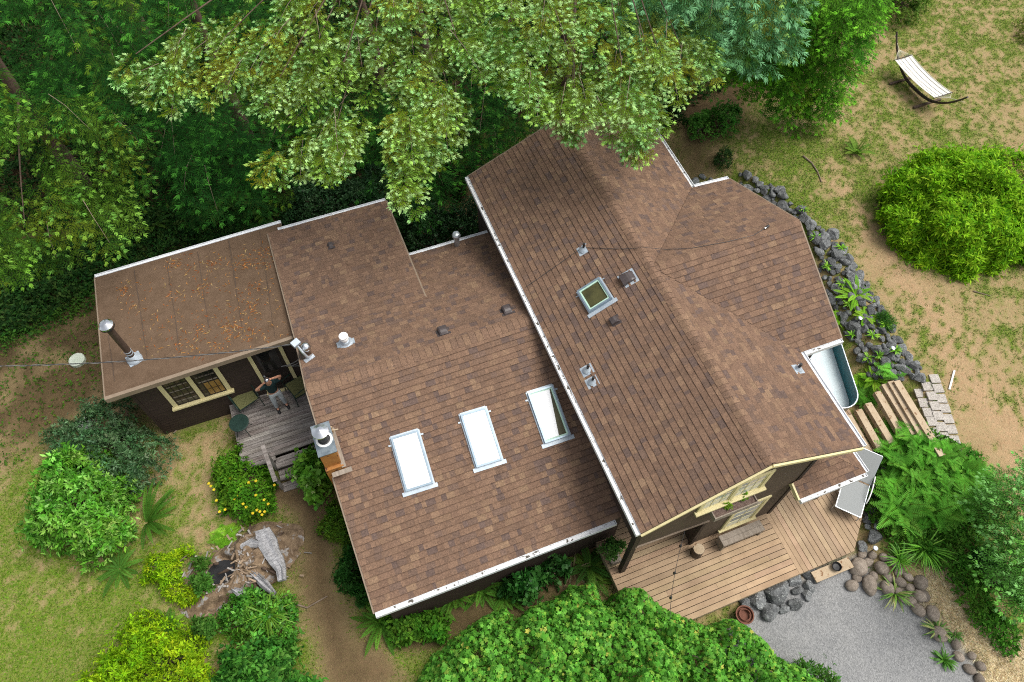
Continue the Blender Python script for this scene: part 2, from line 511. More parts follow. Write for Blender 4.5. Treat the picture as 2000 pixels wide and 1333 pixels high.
def slab(mb, poly, n, t):
    """roof deck below the shingles"""
    n = nrm(n)
    mb.prism([np.array(p) - n * (t + .006) for p in poly], n * t)
def ridgecaps(mb, a, b, n1, n2, step=.165, wd=.15, seed=3):
    """folded cap tabs along a ridge from a to b; n1, n2 the two slope normals"""
    g = np.random.default_rng(seed)
    a = np.array(a, float); b = np.array(b, float); L = np.linalg.norm(b - a); d = (b - a) / L
    n1 = nrm(n1); n2 = nrm(n2); upn = nrm(n1 + n2)
    dirs = []
    for n in (n1, n2):
        t = nrm(np.cross(d, n)); t = t if t[2] < 0 else -t
        dirs.append((t, n))
    k = int(L / step)
    for i in range(k + 1):
        s0 = i * step; s1 = min(s0 + step * 1.25, L)
        if s1 <= s0: break
        c = SH_COLS[g.choice([0, 1, 2, 0, 6])][0]; f = .95 + .16 * g.random()
        mb.col = tuple(x * f for x in c)
        # cross-section with a rounded crown
        sec = []
        for (t, n), sg in ((dirs[0], 1), (dirs[1], -1)):
            q = [t * wd + n * .002, t * wd * .5 + n * .004, t * wd * .12 + upn * .003]
            sec.append(q)
        line = sec[0] + sec[1][::-1]
        A = [a + d * s0 + q + upn * .028 for q in line]
        B = [a + d * s1 + q + upn * .014 for q in line]
        A0 = [a + d * s0 + q + upn * .004 for q in line]
        m = len(line)
        fs = [(i2, i2 + 1, m + i2 + 1, m + i2) for i2 in range(m - 1)] + [(2 * m + i2, 2 * m + i2 + 1, i2 + 1, i2) for i2 in range(m - 1)]
        mb.add(A + B, fs[:m - 1])
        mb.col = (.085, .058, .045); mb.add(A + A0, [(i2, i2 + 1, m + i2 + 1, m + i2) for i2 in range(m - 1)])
    mb.col = (1, 1, 1)

# ------------------------------------------------------------------ the house: key geometry
xL, xR, xE = 9.713, 12.549, 15.384
zE, zR = 4.05, 5.32
yB, yF = 5.448, -5.737
xC = 16.653
ym = -.25
xM0, xW = 3.875, 10.0
yMf, zMe, yMr, zMr = -4.808, 2.293, .299, 3.90
slM = (zMr - zMe) / (yMr - yMf)
yh = 2.298; zh = zMr - slM * (yh - yMr)
yMb = 4.379; zMb = zMr - slM * (yMb - yMr)
yD, zD, xd = 6.374, 2.972, 7.42
slX = (zR - zE) / (xR - xL)
nL = nrm([-slX, 0, 1]); nRt = nrm([slX, 0, 1])
yc1, yc2 = 2.606, -3.099
slC = (zR - zE) / (yc1 - ym)
nCb = nrm([0, slC, 1]); slCf = (zR - zE) / (ym - yc2); nCf = nrm([0, -slCf, 1])
nMf = nrm([0, -slM, 1]); nMb = nrm([0, slM, 1])
slD = (zh - zD) / (yD - yh); nD = nrm([0, slD, 1])
Pridge = np.array([xR, 0, zR])
house = thing('house', 'long brown shingled timber house with white gutters, seen from above', 'house', (7.0, 0, 0))

def roofpart(name, polys, n, up, seed, tint=1.0, t=.10):
    m = MB()
    for P in polys: slab(m, P, n, t)
    m.mi = 1
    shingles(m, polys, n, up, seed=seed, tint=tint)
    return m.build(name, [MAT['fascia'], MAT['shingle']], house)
# main block, left slope
pL = lambda x, y: onp(x, y, Pridge, nL)
mainL = [pL(1252, 1043), pL(1513, 905), pL(1093, 231), pL(915, 345)]
for P in mainL[1:3]: P[0] = xR; P[2] = zR
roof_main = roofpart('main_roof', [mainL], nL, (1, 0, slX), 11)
# main block, right slope (two pieces beside the cross gable)
pR = lambda x, y: onp(x, y, Pridge, nRt)
apexF, apexB = mainL[1], mainL[2]
vt = np.array([xR, ym, zR])
eF = pR(1685, 873); eF2 = pR(1563, 689); eB2 = pR(1352, 368)
eB = eB2 + (eB2 - eF2) / np.linalg.norm(eB2 - eF2) * (yB - eB2[1])
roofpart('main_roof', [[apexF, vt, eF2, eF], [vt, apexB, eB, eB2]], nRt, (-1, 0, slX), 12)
# cross gable
cA = onp(1563, 433, [0, ym, zR], nCb)
c1 = onp(1425, 350, [0, ym, zR], nCb); c1i = onp(1352, 368, [0, ym, zR], nCb)
c2 = onp(1643, 661, [0, ym, zR], nCf); c2i = onp(1563, 689, [0, ym, zR], nCf)
cV1 = onp(1289, 510, [0, ym, zR], nCb); cV2 = onp(1289, 510, [0, ym, zR], nCf)
cA = np.array([cA[0], ym, zR]); cV1 = np.array([xR + .02, ym, zR + .003]); cV2 = cV1.copy(); cA[2] += .003
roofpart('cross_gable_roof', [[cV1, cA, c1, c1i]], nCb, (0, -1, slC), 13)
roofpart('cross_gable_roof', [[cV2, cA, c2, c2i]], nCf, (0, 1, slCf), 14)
# middle block
mf = lambda x, y: np.array([x, y, zMr - slM * (yMr - y)])
mb_ = lambda x, y: np.array([x, y, zMr - slM * (y - yMr)])
md = lambda x, y: np.array([x, y, zh - slD * (y - yh)])
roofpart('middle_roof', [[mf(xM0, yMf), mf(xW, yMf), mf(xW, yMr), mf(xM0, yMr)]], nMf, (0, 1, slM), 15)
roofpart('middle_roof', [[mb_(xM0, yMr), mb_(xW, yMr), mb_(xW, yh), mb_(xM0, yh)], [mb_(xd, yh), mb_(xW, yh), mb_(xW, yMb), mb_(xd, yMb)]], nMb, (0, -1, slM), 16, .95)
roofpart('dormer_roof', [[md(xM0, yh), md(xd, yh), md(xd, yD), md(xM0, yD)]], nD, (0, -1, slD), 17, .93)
# ridge caps
for a_, b_, n1_, n2_, sd_, wd_ in ((apexF + [0, .02, 0], apexB, nL, nRt, 4, .15), (cA, cV1 + np.array([.15, 0, 0]), nCb, nCf, 5, .15), (np.array([xM0, yMr, zMr]), np.array([xL - .03, yMr, zMr]), nMf, nMb, 6, .17)):
    m = MB(); ridgecaps(m, a_, b_, n1_, n2_, seed=sd_, wd=wd_); m.build('ridge_cap', MAT['shingle'], house)

# ------------------------------------------------------------------ annex with membrane roof
zAb, zAf = 2.94, 3.07
nA = nrm([0, -(zAf - zAb) / (2.3 - 6.46) * -1, 1])
slA = (zAb - zAf) / (6.46 - 2.315)
pA = lambda x, y: onp(x, y, [0, 2.315, zAf], [0, -slA, 1])
a1, a2, a3, a4 = pA(185, 543), pA(549, 436), pA(572, 660), pA(205, 780)
nA = nrm([0, -slA, 1])
m = MB()
slab(m, [a4, a3, a2, a1], nA, .12)
m.build('annex_roof', MAT['membrane'], house)
# rolled sheets laid side by side, each lapping over its neighbour
m = MB()
wA = np.linalg.norm(a3 - a4)
def strip(p, q, wd=.012, h=.005):
    p = pA(*p); q = pA(*q)
    d = nrm(q - p); S = np.cross(nA, d)
    gg = 8; seams = MB()
    for i in range(gg):
        a = p + (q - p) * i / gg + S * rng.normal() * .006; b = p + (q - p) * (i + 1) / gg + S * rng.normal() * .006
        w2 = wd * rng.uniform(.4, 1.2)
        seams.prism([a - S * w2, b - S * w2 * .8, b + S * w2 * .8, a + S * w2], nA * h)
    seams.build('roof_seam', MAT['tar'], house)
for p, q in [((262, 528), (288, 700)), ((325, 505), (352, 690)), ((386, 492), (408, 640)), ((447, 470), (475, 655)), ((508, 452), (537, 660)), ((212, 655), (224, 745))]:
    strip(p, q)
m = MB()   # front edge roll and rake metal
m.bar(a4 + [0, 0, -.05], a3 + [0, 0, -.05], .10, .16)
m.bar(a4 + np.array([0, 0, -.05]), a1 + np.array([0, 0, -.05]), .03, .14)
m.build('annex_fascia', MAT['fascia'], house)

# ------------------------------------------------------------------ walls
m = MB()
yA = 2.76; xA = -.62
lap(m, [[(xA, yA, -.1), (4.1, yA, -.1), (4.1, yA, 2.90), (xA, yA, 2.90)]], (0, -1, 0))
lap(m, [[(xA, 6.2, -.1), (xA, yA, -.1), (xA, yA, 2.88), (xA, 6.2, 2.78)]], (-1, 0, 0))
m.b2((xA - .02, yA - .024, -.1), (xA + .07, yA + .02, 2.9))
lap(m, [[(4.1, 6.2, -.1), (xA, 6.2, -.1), (xA, 6.2, 2.78), (4.1, 6.2, 2.78)]], (0, 1, 0))
m.build('annex_wall', MAT['siding'], house)
m = MB()   # middle block
x0 = 4.12
lap(m, [[(x0, -4.68, -.1), (xW + .1, -4.68, -.1), (xW + .1, -4.68, 2.17), (x0, -4.68, 2.17)]], (0, -1, 0))
lap(m, [[(x0, 6.0, -.1), (x0, -4.68, -.1), (x0, -4.68, 2.17), (x0, yMr, zMr - .16), (x0, yh, zh - .16), (x0, 6.0, zD - .1)]], (-1, 0, 0))
lap(m, [[(xW, 3.95, -.1), (xd, 3.95, -.1), (xd, 3.95, zMb), (xW, 3.95, zMb)]], (0, 1, 0))
lap(m, [[(7.15, 6.0, -.1), (x0, 6.0, -.1), (x0, 6.0, zD - .1), (7.15, 6.0, zD - .1)]], (0, 1, 0))
lap(m, [[(7.15, 3.95, -.1), (7.15, 6.0, -.1), (7.15, 6.0, zD - .1), (7.15, yh, zh - .16), (7.15, yh, 2.0), (7.15, 3.95, 2.0)]], (1, 0, 0))
m.build('middle_wall', MAT['siding'], house)
yG = -5.60; xP = 9.96; xQ = 14.20
zroofL = lambda x: zR - slX * (xR - x) - .13
zroofR = lambda x: zR - slX * (x - xR) - .13
m = MB()   # gable end: piece above the porch, piece right of it
lap(m, [[(xP, yG, 2.42), (11.85, yG, 2.20), (11.85, yG, zroofL(11.85)), (xP, yG, zroofL(xP))],
        [(11.85, yG, .3), (xQ, yG, .3), (xQ, yG, zroofR(xQ)), (xR, yG, zR - .13), (11.85, yG, zroofL(11.85))]], (0, -1, 0), e=.13)
m.build('gable_wall', MAT['siding2'], house)
m = MB()
lap(m, [[(xP, 5.3, 0), (xP, -4.3, 0), (xP, -4.3, zE - .05), (xP, 5.3, zE - .05)],
        [(xP, -4.3, 2.42), (xP, yG, 2.42), (xP, yG, zE - .05), (xP, -4.3, zE - .05)]], (-1, 0, 0))
lap(m, [[(xE - .3, 5.3, 0), (xP, 5.3, 0), (xP, 5.3, zE), (xR, 5.3, zR - .16), (xE - .3, 5.3, zE)]], (0, 1, 0))
lap(m, [[(xE - .3, yc1 - .25, 0), (xE - .3, 5.3, 0), (xE - .3, 5.3, zE - .08), (xE - .3, yc1 - .25, zE - .08)]], (1, 0, 0))
lap(m, [[(xQ, yG, .3), (xQ, yc2 + .3, .3), (xQ, yc2 + .3, zroofR(xQ)), (xQ, yG, zroofR(xQ))]], (1, 0, 0))
lap(m, [[(xQ, yc2 + .3, 0), (xC - .25, yc2 + .3, 0), (xC - .25, yc2 + .3, zE - .05), (xQ, yc2 + .3, zE - .05)]], (0, -1, 0))
lap(m, [[(xC - .25, yc2 + .3, 0), (xC - .25, yc1 - .3, 0), (xC - .25, yc1 - .3, zE - .05), (xC - .25, ym, zR - .2), (xC - .25, yc2 + .3, zE - .05)]], (1, 0, 0))
lap(m, [[(xC - .25, yc1 - .3, 0), (xE - .3, yc1 - .3, 0), (xE - .3, yc1 - .3, zE - .05), (xC - .25, yc1 - .3, zE - .05)]], (0, 1, 0))
# recess behind the porch
lap(m, [[(xP, -4.3, .3), (11.9, -4.3, .3), (11.9, -4.3, 2.4), (xP, -4.3, 2.4)]], (0, -1, 0))
lap(m, [[(11.84, -4.3, .3), (11.84, yG + .02, .3), (11.84, yG + .02, 2.3), (11.84, -4.3, 2.3)]], (-1, 0, 0))
m.build('main_wall', MAT['siding'], house)
m = MB()
m.b2((xP, yG + .03, 2.44), (11.84, -4.3, 2.50)); m.build('porch_ceiling', MAT['dark'], house)
m = MB()
m.b2((9.80, -5.64, .38), (9.94, -5.50, 3.88)); m.build('porch_post', MAT['dark'], house)
m = MB()
m.bar((9.9, yG - .02, 2.45), (11.93, yG - .02, 2.19), .05, .035); m.build('porch_beam', MAT['fascia'], house)
m = MB()
m.b2((11.80, yG - .03, .38), (11.90, yG + .05, 2.2)); m.build('corner_board', MAT['dark'], house); m = MB(); m.b2((xQ - .06, yG - .035, .38), (xQ + .05, yG + .08, zroofR(xQ) + .02))
m.build('corner_board', MAT['dark'], house)

# rake boards: cream on the front gable
def rake(a, b, name='rake_board', mat='cream', h=.13, w=.045, off=(0, -.03, -.08)):
    m = MB(); off = np.array(off, float)
    m.bar(np.array(a) + off, np.array(b) + off, w, h)
    return m.build(name, MAT[mat], house)
rake(mainL[0], apexF, h=.07, off=(0, -.03, -.06)); rake(apexF, eF, h=.085, off=(0, -.03, -.06))
rake(mainL[3], apexB, mat='fascia', off=(0, .03, -.08)); rake(apexB, eB, mat='fascia', off=(0, .03, -.08))
rake(mf(xM0, yMf), mf(xM0, yMr), mat='fascia', off=(-.02, 0, -.07)); rake(mf(xM0, yMr), mb_(xM0, yh), mat='fascia', off=(-.02, 0, -.07)); rake(md(xM0, yh), md(xM0, yD), mat='fascia', off=(-.02, 0, -.07))
rake(cA, c1, mat='fascia', off=(.02, 0, -.07)); rake(cA, c2, mat='fascia', off=(.02, 0, -.07))
rake(md(xd, yh), md(xd, yD), mat='fascia', off=(.02, 0, -.06))

# gutters: open troughs with their litter
def gutter(a, b, out, mat='debris', wd=.11):
    a = np.array(a, float); b = np.array(b, float); o = nrm(out); d = nrm(b - a); z = np.array([0, 0, 1.])
    m = MB(); A = a - z * .03; 
    def plate(o0, o1, z0, z1):
        m.prism([a + o * o0 + z * z0, a + o * o1 + z * z0, a + o * o1 + z * z1, a + o * o0 + z * z1], b - a)
    plate(.005, .018, -.11, .005); plate(wd - .014, wd, -.11, .012); plate(.018, wd - .014, -.11, -.098)
    for e in (a, b - d * .012):
        m.prism([e + o * .018 + z * -.098, e + o * (wd - .014) + z * -.098, e + o * (wd - .014) + z * .0, e + o * .018 + z * .0], d * .012)
    L = np.linalg.norm(b - a)
    k = max(1, int(L / 1.5))
    for i in range(1, k):
        p = a + (b - a) * i / k
        m.prism([p + o * .018 + z * -.012, p + o * (wd - .014) + z * -.012, p + o * (wd - .014) + z * .004, p + o * .018 + z * .004], d * .03)
    g = m.build('gutter', MAT['gutter'], house)
    m = MB()
    n = max(2, int(L / .08)); vs = []; fs = []
    for i in range(n + 1):
        p = a + d * .014 + (b - a - d * .028) * i / n
        for jn, oo in enumerate((.019, .05, .08, wd - .015)):
            vs.append(p + o * oo + z * (-.030 + .012 * rng.random()))
    for i in range(n):
        for jn in range(3):
            q = i * 4 + jn; fs.append((q, q + 4, q + 5, q + 1))
    m.add(vs, fs)
    m.build('gutter_litter', MAT[mat], g)
gutter(mainL[3], mainL[0], (-1, 0, 0), 'debris')
gutter(eF, eF2 , (1, 0, 0), 'debris_clean')
gutter(eB, eB2, (1, 0, 0), 'debris')
gutter(c1i + np.array([.1, 0, 0]), c1, (0, 1, 0), 'debris_clean')
gutter(c2i + np.array([.12, 0, 0]), c2, (0, -1, 0), 'debris')
gutter(mf(xM0, yMf), mf(9.80, yMf), (0, -1, 0), 'debris', wd=.12)
gutter(mb_(xd + .06, yMb), mb_(xW - .05, yMb), (0, 1, 0), 'debris_clean')
gutter(md(4.17, yD), md(xd, yD), (0, 1, 0), 'debris_clean')
gutter(a1, a2, (0, 1, 0), 'debris_clean')

# small hipped porch roof at the gable corner
zp = 2.60; sp = .36
ex0, ex1, ey0 = 14.05, 15.92, -6.02
pf = lambda x, y: np.array([x, y, zp + sp * (y - ey0)])
pr = lambda x, y: np.array([x, y, zp + sp * (ex1 - x)])
dd = .95
roofpart('porch_roof', [[pf(ex0, ey0), pf(ex1, ey0), pf(ex1 - dd, ey0 + dd), pf(xQ + .02, ey0 + dd), pf(xQ + .02, yG), pf(ex0, yG - .02)][:4] and
                        [pf(xQ + .03, ey0), pf(ex1, ey0), pf(ex1 - dd, ey0 + dd), pf(xQ + .03, ey0 + dd)],
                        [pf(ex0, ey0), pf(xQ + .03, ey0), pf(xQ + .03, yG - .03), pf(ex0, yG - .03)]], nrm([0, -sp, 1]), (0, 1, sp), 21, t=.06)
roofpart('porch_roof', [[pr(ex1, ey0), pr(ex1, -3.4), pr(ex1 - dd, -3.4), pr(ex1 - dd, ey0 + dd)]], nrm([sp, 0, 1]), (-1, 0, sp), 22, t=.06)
gutter(pf(ex0, ey0), pf(ex1, ey0), (0, -1, 0), 'debris', wd=.10)
gutter(pr(ex1, ey0), pr(ex1, -3.4), (1, 0, 0), 'debris_clean', wd=.10)
rake(pf(ex0, ey0), pf(ex0, yG - .03), off=(-.03, 0, -.05), h=.15)
m = MB()
m.b2((15.55, -5.75, .38), (15.65, -5.65, 2.62)); m.build('porch_post', MAT['dark'], house)
m = MB(); m.box((14.24, -5.52, 2.98), (.12, .10, .16)); m.tube([(14.24, -5.5, 3.06), (14.24, -5.5, 3.3)], .035); m.build('flashing_boot', MAT['flash'], house)

# ------------------------------------------------------------------ windows and doors
def window(x0, x1, z0, z1, y, cas=.1, cols=(2, 4, 3), glass='glassdark', sill=.05, name='window'):
    """cols = (sashes, panes across, panes down); wall faces -y"""
    m = MB()
    t = .035
    m.b2((x0, y - t, z0), (x0 + cas, y, z1)); m.b2((x1 - cas, y - t, z0), (x1, y, z1))
    m.b2((x0, y - t - .004, z1), (x1, y, z1 + cas))
    f = m.build('window', MAT['cream'], house)
    m = MB(); m.b2((x0 - .05, y - t - sill, z0 - .06), (x1 + .05, y, z0)); m.build('sill', MAT['cream'], f)
    ns, nx, nz = cols
    W = (x1 - x0 - 2 * cas)
    sw = (W - (ns - 1) * cas) / ns
    mu = MB()
    for s in range(ns):
        xa = x0 + cas + s * (sw + cas)
        if s: 
            mm = MB(); mm.b2((xa - cas, y - t, z0), (xa, y, z1)); mm.build('mullion', MAT['cream'], f)
        mu.b2((xa, y - .02, z0), (xa + .035, y - .002, z1)); mu.b2((xa + sw - .035, y - .02, z0), (xa + sw, y - .002, z1))
        mu.b2((xa + .035, y - .019, z0), (xa + sw - .035, y - .002, z0 + .035)); mu.b2((xa + .035, y - .019, z1 - .035), (xa + sw - .035, y - .002, z1))
        for i in range(1, nx):
            xx = xa + sw * i / nx; mu.b2((xx - .01, y - .017, z0 + .035), (xx + .01, y - .003, z1 - .035))
        for i in range(1, nz):
            zz = z0 + (z1 - z0) * i / nz; mu.b2((xa + .036, y - .0165, zz - .01), (xa + sw - .036, y - .0035, zz + .01))
        g = MB(); g.b2((xa, y - .010, z0), (xa + sw, y + .004, z1)); g.build('pane', MAT[glass], f)
    return f, mu
yS = yA - .020
f, mu = window(.07, 1.66, 1.27, 2.62, yS, cas=.12, cols=(2, 4, 4), sill=.09)
mu.build('muntins', MAT['dark'], f)
m = MB(); m.b2((1.10, yS - .0125, 1.32), (1.52, yS - .008, 1.95)); m.build('lit_shelf', MAT['interior'], f)
m = MB()
for zz in (1.45, 1.68, 1.95, 2.2): m.b2((.22, yS - .0125, zz), (.76, yS - .008, zz + .035))
for zz in (1.99, 2.25): m.b2((1.0, yS - .0125, zz), (1.5, yS - .008, zz + .05))
m.build('inner_shelf', MAT['greywood'], f)
# annex door
m = MB()
dx0, dx1, dz0 = 2.46, 3.40, .50
m.b2((dx0, yS - .035, dz0), (dx0 + .10, yS, 2.85)); m.b2((dx1 - .10, yS - .035, dz0), (dx1, yS, 2.85)); 
dr = m.build('door', MAT['cream'], house)
m = MB(); m.b2((dx0 - .03, yS - .10, dz0 - .05), (dx1 + .03, yS, dz0)); m.build('door_sill', MAT['cream'], dr)
m = MB()
m.b2((dx0 + .10, yS - .018, dz0), (dx1 - .10, yS, 2.7))
m.b2((dx0 + .10, yS - .026, dz0 + .85), (dx1 - .10, yS - .0185, dz0 + .95))
for k in range(4): m.b2((dx0 + .16, yS - .026, dz0 + .12 + k * .17), (dx1 - .16, yS - .0185, dz0 + .24 + k * .17))
m.build('door_leaf', MAT['dark'], dr)
m = MB(); m.b2((dx0 + .2, yS - .026, dz0 + 1.05), (dx1 - .2, yS - .0185, 2.55)); m.build('door_glass', MAT['glassdark'], dr)
m = MB(); m.tube([(dx0 + .15, yS - .02, dz0 + .92), (dx0 + .15, yS - .07, dz0 + .92)], .025); m.build('door_knob', MAT['steel'], dr)
# gable windows
yg = yG - .014
f, mu = window(12.62, 13.62, .72, 2.20, yg, cas=.10, cols=(1, 2, 4), glass='glasslight')
mu.build('muntins', MAT['cream'], f)
f, mu = window(11.26, 12.96, 3.52, 4.42, yg, cas=.10, cols=(2, 3, 3), glass='glasslight', sill=.08)
mu.build('muntins', MAT['cream'], f)
# ------------------------------------------------------------------ skylights
def skylight(pts, P0, n, glass, blind=None, hgt=.09, name='skylight', inner='skyinner'):
    """pts = the four outer corners in photo pixels on the roof plane, upper-left first, clockwise"""
    n = nrm(n)
    Q = [onp(x, y, P0, n) + n * .02 for x, y in pts]
    # square the frame up in its plane
    O = sum(Q) / 4; U = nrm((Q[1] - Q[0]) + (Q[2] - Q[3])); V = np.cross(n, U)
    wd = np.mean([abs((q - O) @ U) for q in Q]) ; ht = np.mean([abs((q - O) @ V) for q in Q])
    fr = .042
    def B(m, u0, u1, v0, v1, h0, h1):
        m.prism([O + U * u0 + V * v0 + n * h0, O + U * u1 + V * v0 + n * h0, O + U * u1 + V * v1 + n * h0, O + U * u0 + V * v1 + n * h0], n * (h1 - h0))
    m = MB()
    B(m, -wd, -wd + fr, -ht, ht, 0, hgt); B(m, wd - fr, wd, -ht, ht, 0, hgt)
    B(m, -wd + fr, wd - fr, ht - fr, ht, 0, hgt); B(m, -wd + fr, wd - fr, -ht, -ht + fr, 0, hgt - .01)
    f = m.build(name, MAT['skyframe'], house)
    m = MB()
    B(m, -wd - .09, wd + .09, -ht - .10, -ht, -.005, .012); B(m, -wd - .035, -wd, -ht, ht + .03, -.006, .010); B(m, wd, wd + .035, -ht, ht + .03, -.006, .010); B(m, -wd, wd, ht, ht + .05, -.006, .02)
    B(m, -wd - .10, -wd - .035, ht * .72, ht * .78, .0, .014); B(m, wd + .035, wd + .10, ht * .80, ht * .86, .0, .014)
    m.build('flashing', MAT['flash'], f)
    s2 = fr + .035
    m = MB()
    B(m, -wd + fr, -wd + s2, -ht + fr, ht - fr, 0, hgt - .02); B(m, wd - s2, wd - fr, -ht + fr, ht - fr, 0, hgt - .02)
    B(m, -wd + s2, wd - s2, ht - s2, ht - fr, 0, hgt - .02); B(m, -wd + s2, wd - s2, -ht + fr, -ht + s2, 0, hgt - .02)
    m.build('sash', MAT[inner], f)
    m = MB(); B(m, -wd + fr, wd - fr, -ht + fr, ht - fr, .016, hgt - .045); m.build('pane', MAT[glass], f)
    if blind is not None:
        u1 = wd - fr + (blind - 1) * 2 * (wd - fr) if blind < 1 else wd - fr - .004
        m = MB()
        ua = -wd + fr + .004
        if blind >= 1: 
            B(m, ua, u1, -ht + fr + .004, ht - fr - .004, hgt - .044, hgt - .012)
        else:
            P = lambda u, v: O + U * u + V * v + n * (hgt - .044)
            m.prism([P(ua, -ht + s2), P(wd * .16, -ht + s2), P(wd * .66, ht - s2), P(ua, ht - s2)], n * .03)
        m.build('blind', MAT['blind'], f)
    return f
PM = [0, yMr, zMr]
skylight([(762, 857), (817, 842), (846, 944), (794, 962)], PM, nMf, 'well_shade', 1, inner='skyframe')
skylight([(899, 812), (949, 797), (980, 899), (930, 915)], PM, nMf, 'well_shade', 1, inner='skyframe')
skylight([(1030, 769), (1079, 754), (1112, 851), (1063, 868)], PM, nMf, 'well_shade', .6)
skylight([(1130, 572), (1173, 545), (1197, 586), (1153, 614)], Pridge, nL, 'well_shade', None, hgt=.11)

# ------------------------------------------------------------------ roof vents, pipes, flues, mast
def hood(px, py, P0, n, down, wd, ln, ht, mat='ventbrown', flash=True):
    n = nrm(n); O = onp(px, py, P0, n) + n * .015
    d = np.array(down, float); d = nrm(d - n * (d @ n)); S = np.cross(n, d)
    m = MB()
    prof = []
    k = 7
    secs = []
    for i in range(k):
        t = i / (k - 1)
        hh = ht * (math.sin(min(1, t * 1.6 + .12) * math.pi / 2)) * (1 - .15 * max(0, t - .7))
        c = O + d * (t - .5) * ln
        wq = wd * (.80 + .2 * t)
        sec = [c - S * wq / 2, c - S * wq / 2 + n * hh * .72, c - S * wq * .34 + n * hh, c + S * wq * .34 + n * hh, c + S * wq / 2 + n * hh * .72, c + S * wq / 2]
        secs.append(sec)
    vs = [p for s in secs for p in s]; fs = []
    for i in range(k - 1):
        for j in range(5):
            fs.append((i * 6 + j, i * 6 + j + 1, (i + 1) * 6 + j + 1, (i + 1) * 6 + j))
    fs.append((0, 1, 2, 3, 4, 5)); fs.append(tuple((k - 1) * 6 + j for j in (5, 4, 3, 2, 1, 0)))
    m.add(vs, fs)
    o = m.build('roof_vent', MAT[mat], house)
    if flash:
        m = MB(); m.prism([O + d * a * ln * .62 + S * b * wd * .68 - n * .004 for a, b in ((-1, -1), (1, -1), (1, 1), (-1, 1))], n * .008)
        m.build('flashing', MAT['flash' if flash == 1 else 'ventbrown'], o)
hood(866, 650, PM, nMb, (0, 1, 0), .26, .24, .13, flash=2)
hood(991, 609, PM, nMb, (0, 1, 0), .26, .24, .13, flash=2)
hood(647, 482, [0, yh, zh], nD, (0, 1, 0), .15, .18, .09, flash=2)
hood(1227, 545, Pridge, nL, (-1, 0, 0), .30, .34, .14, flash=1)
hood(1202, 627, Pridge, nL, (-1, 0, 0), .19, .20, .13, flash=2)
def ventpipe(px, py, P0, n, h=.26):
    n = nrm(n); O = onp(px, py, P0, n)
    m = MB(); m.tube([O, O + np.array([0, 0, h])], .032, 10); o = m.build('vent_pipe', MAT['black'], house)
    m = MB(); m.lathe([(.11, .012), (.085, .05), (.045, .10), (.036, .12)], O, (0, 0, 1), 14)
    S = np.cross(n, [0, 0, 1.]); S = nrm(S); T = np.cross(n, S)
    m.prism([O + S * a * .13 + T * b * .15 + n * .012 for a, b in ((-1, -1), (1, -1), (1, 1), (-1, 1))], n * .006)
    m.build('flashing', MAT['flash'], o)
ventpipe(1139, 489, Pridge, nL); ventpipe(1147, 724, Pridge, nL); ventpipe(1157, 747, Pridge, nL); ventpipe(1558, 722, Pridge, nRt)
# white capped pipe on the dormer slope
O = onp(676, 672, PM, nMb)
m = MB(); m.lathe([(.08, 0), (.08, .26), (.115, .26), (.115, .30), (.09, .31), (.09, .33), (.115, .34), (.115, .38), (.06, .385), (.055, .375), (0, .375)], O, (0, 0, 1), 20)
o = m.build('vent_pipe', MAT['whitepl'], house)
m = MB(); m.lathe([(.20, .03), (.13, .09), (.10, .16), (.082, .17)], O, (0, 0, 1), 18); m.box(O + [0, .02, .015], (.46, .22, .02), rx=-.36); m.build('flashing', MAT['flash'], o)
# round metal ventilator
O = onp(602, 690, PM, nMb)
m = MB(); m.lathe([(.09, 0), (.09, .22), (.13, .24), (.135, .28), (.12, .34), (.08, .39), (.03, .415), (0, .42)], O, (0, 0, 1), 24); m.build('round_ventilator', MAT['chrome'], house, smooth=True)
# flue behind the middle roof, at its rear gutter
O = np.array(onp(893, 480, PM, nMb))
m = MB(); m.lathe([(.075, -.1), (.075, .36), (.085, .37), (.085, .40)], O, (0, 0, 1), 16); o = m.build('flue_pipe', MAT['steel'], house)
m = MB(); m.lathe([(.10, .40), (.12, .42), (.12, .49), (.09, .54), (.03, .56), (0, .562)], O, (0, 0, 1), 18); m.build('flue_cap', MAT['steel'], o, smooth=False)
# stove flue on the annex
O = pA(263, 702)
O2 = O + np.array([0, 0, 1.45])
m = MB(); m.lathe([(.085, 0), (.085, 1.25), (.088, 1.26), (.088, 1.28), (.085, 1.29), (.085, 1.56)], O, (0, 0, 1), 20); fl = m.build('stove_flue', MAT['flue'], house)
m = MB(); m.lathe([(.165, 1.54), (.175, 1.57), (.175, 1.62), (.12, 1.67), (.05, 1.695), (0, 1.70)], O, (0, 0, 1), 24); m.build('flue_cap', MAT['chrome'], fl)
m = MB(); m.lathe([(.178, 1.535), (.178, 1.575), (.150, 1.52), (.09, 1.51)], O, (0, 0, 1), 24); m.build('cap_rim', MAT['black'], fl)
m = MB(); m.lathe([(.20, .01), (.19, .05), (.13, .15), (.10, .20), (.09, .21)], O, (0, 0, 1), 20); m.lathe([(.092, .30), (.092, .325)], O, (0, 0, 1), 20); m.lathe([(.092, .40), (.092, .425)], O, (0, 0, 1), 20)
m.box(O + [.0, 0, .012], (.36, .36, .016), rz=.3); m.build('storm_collar', MAT['flash'], fl)
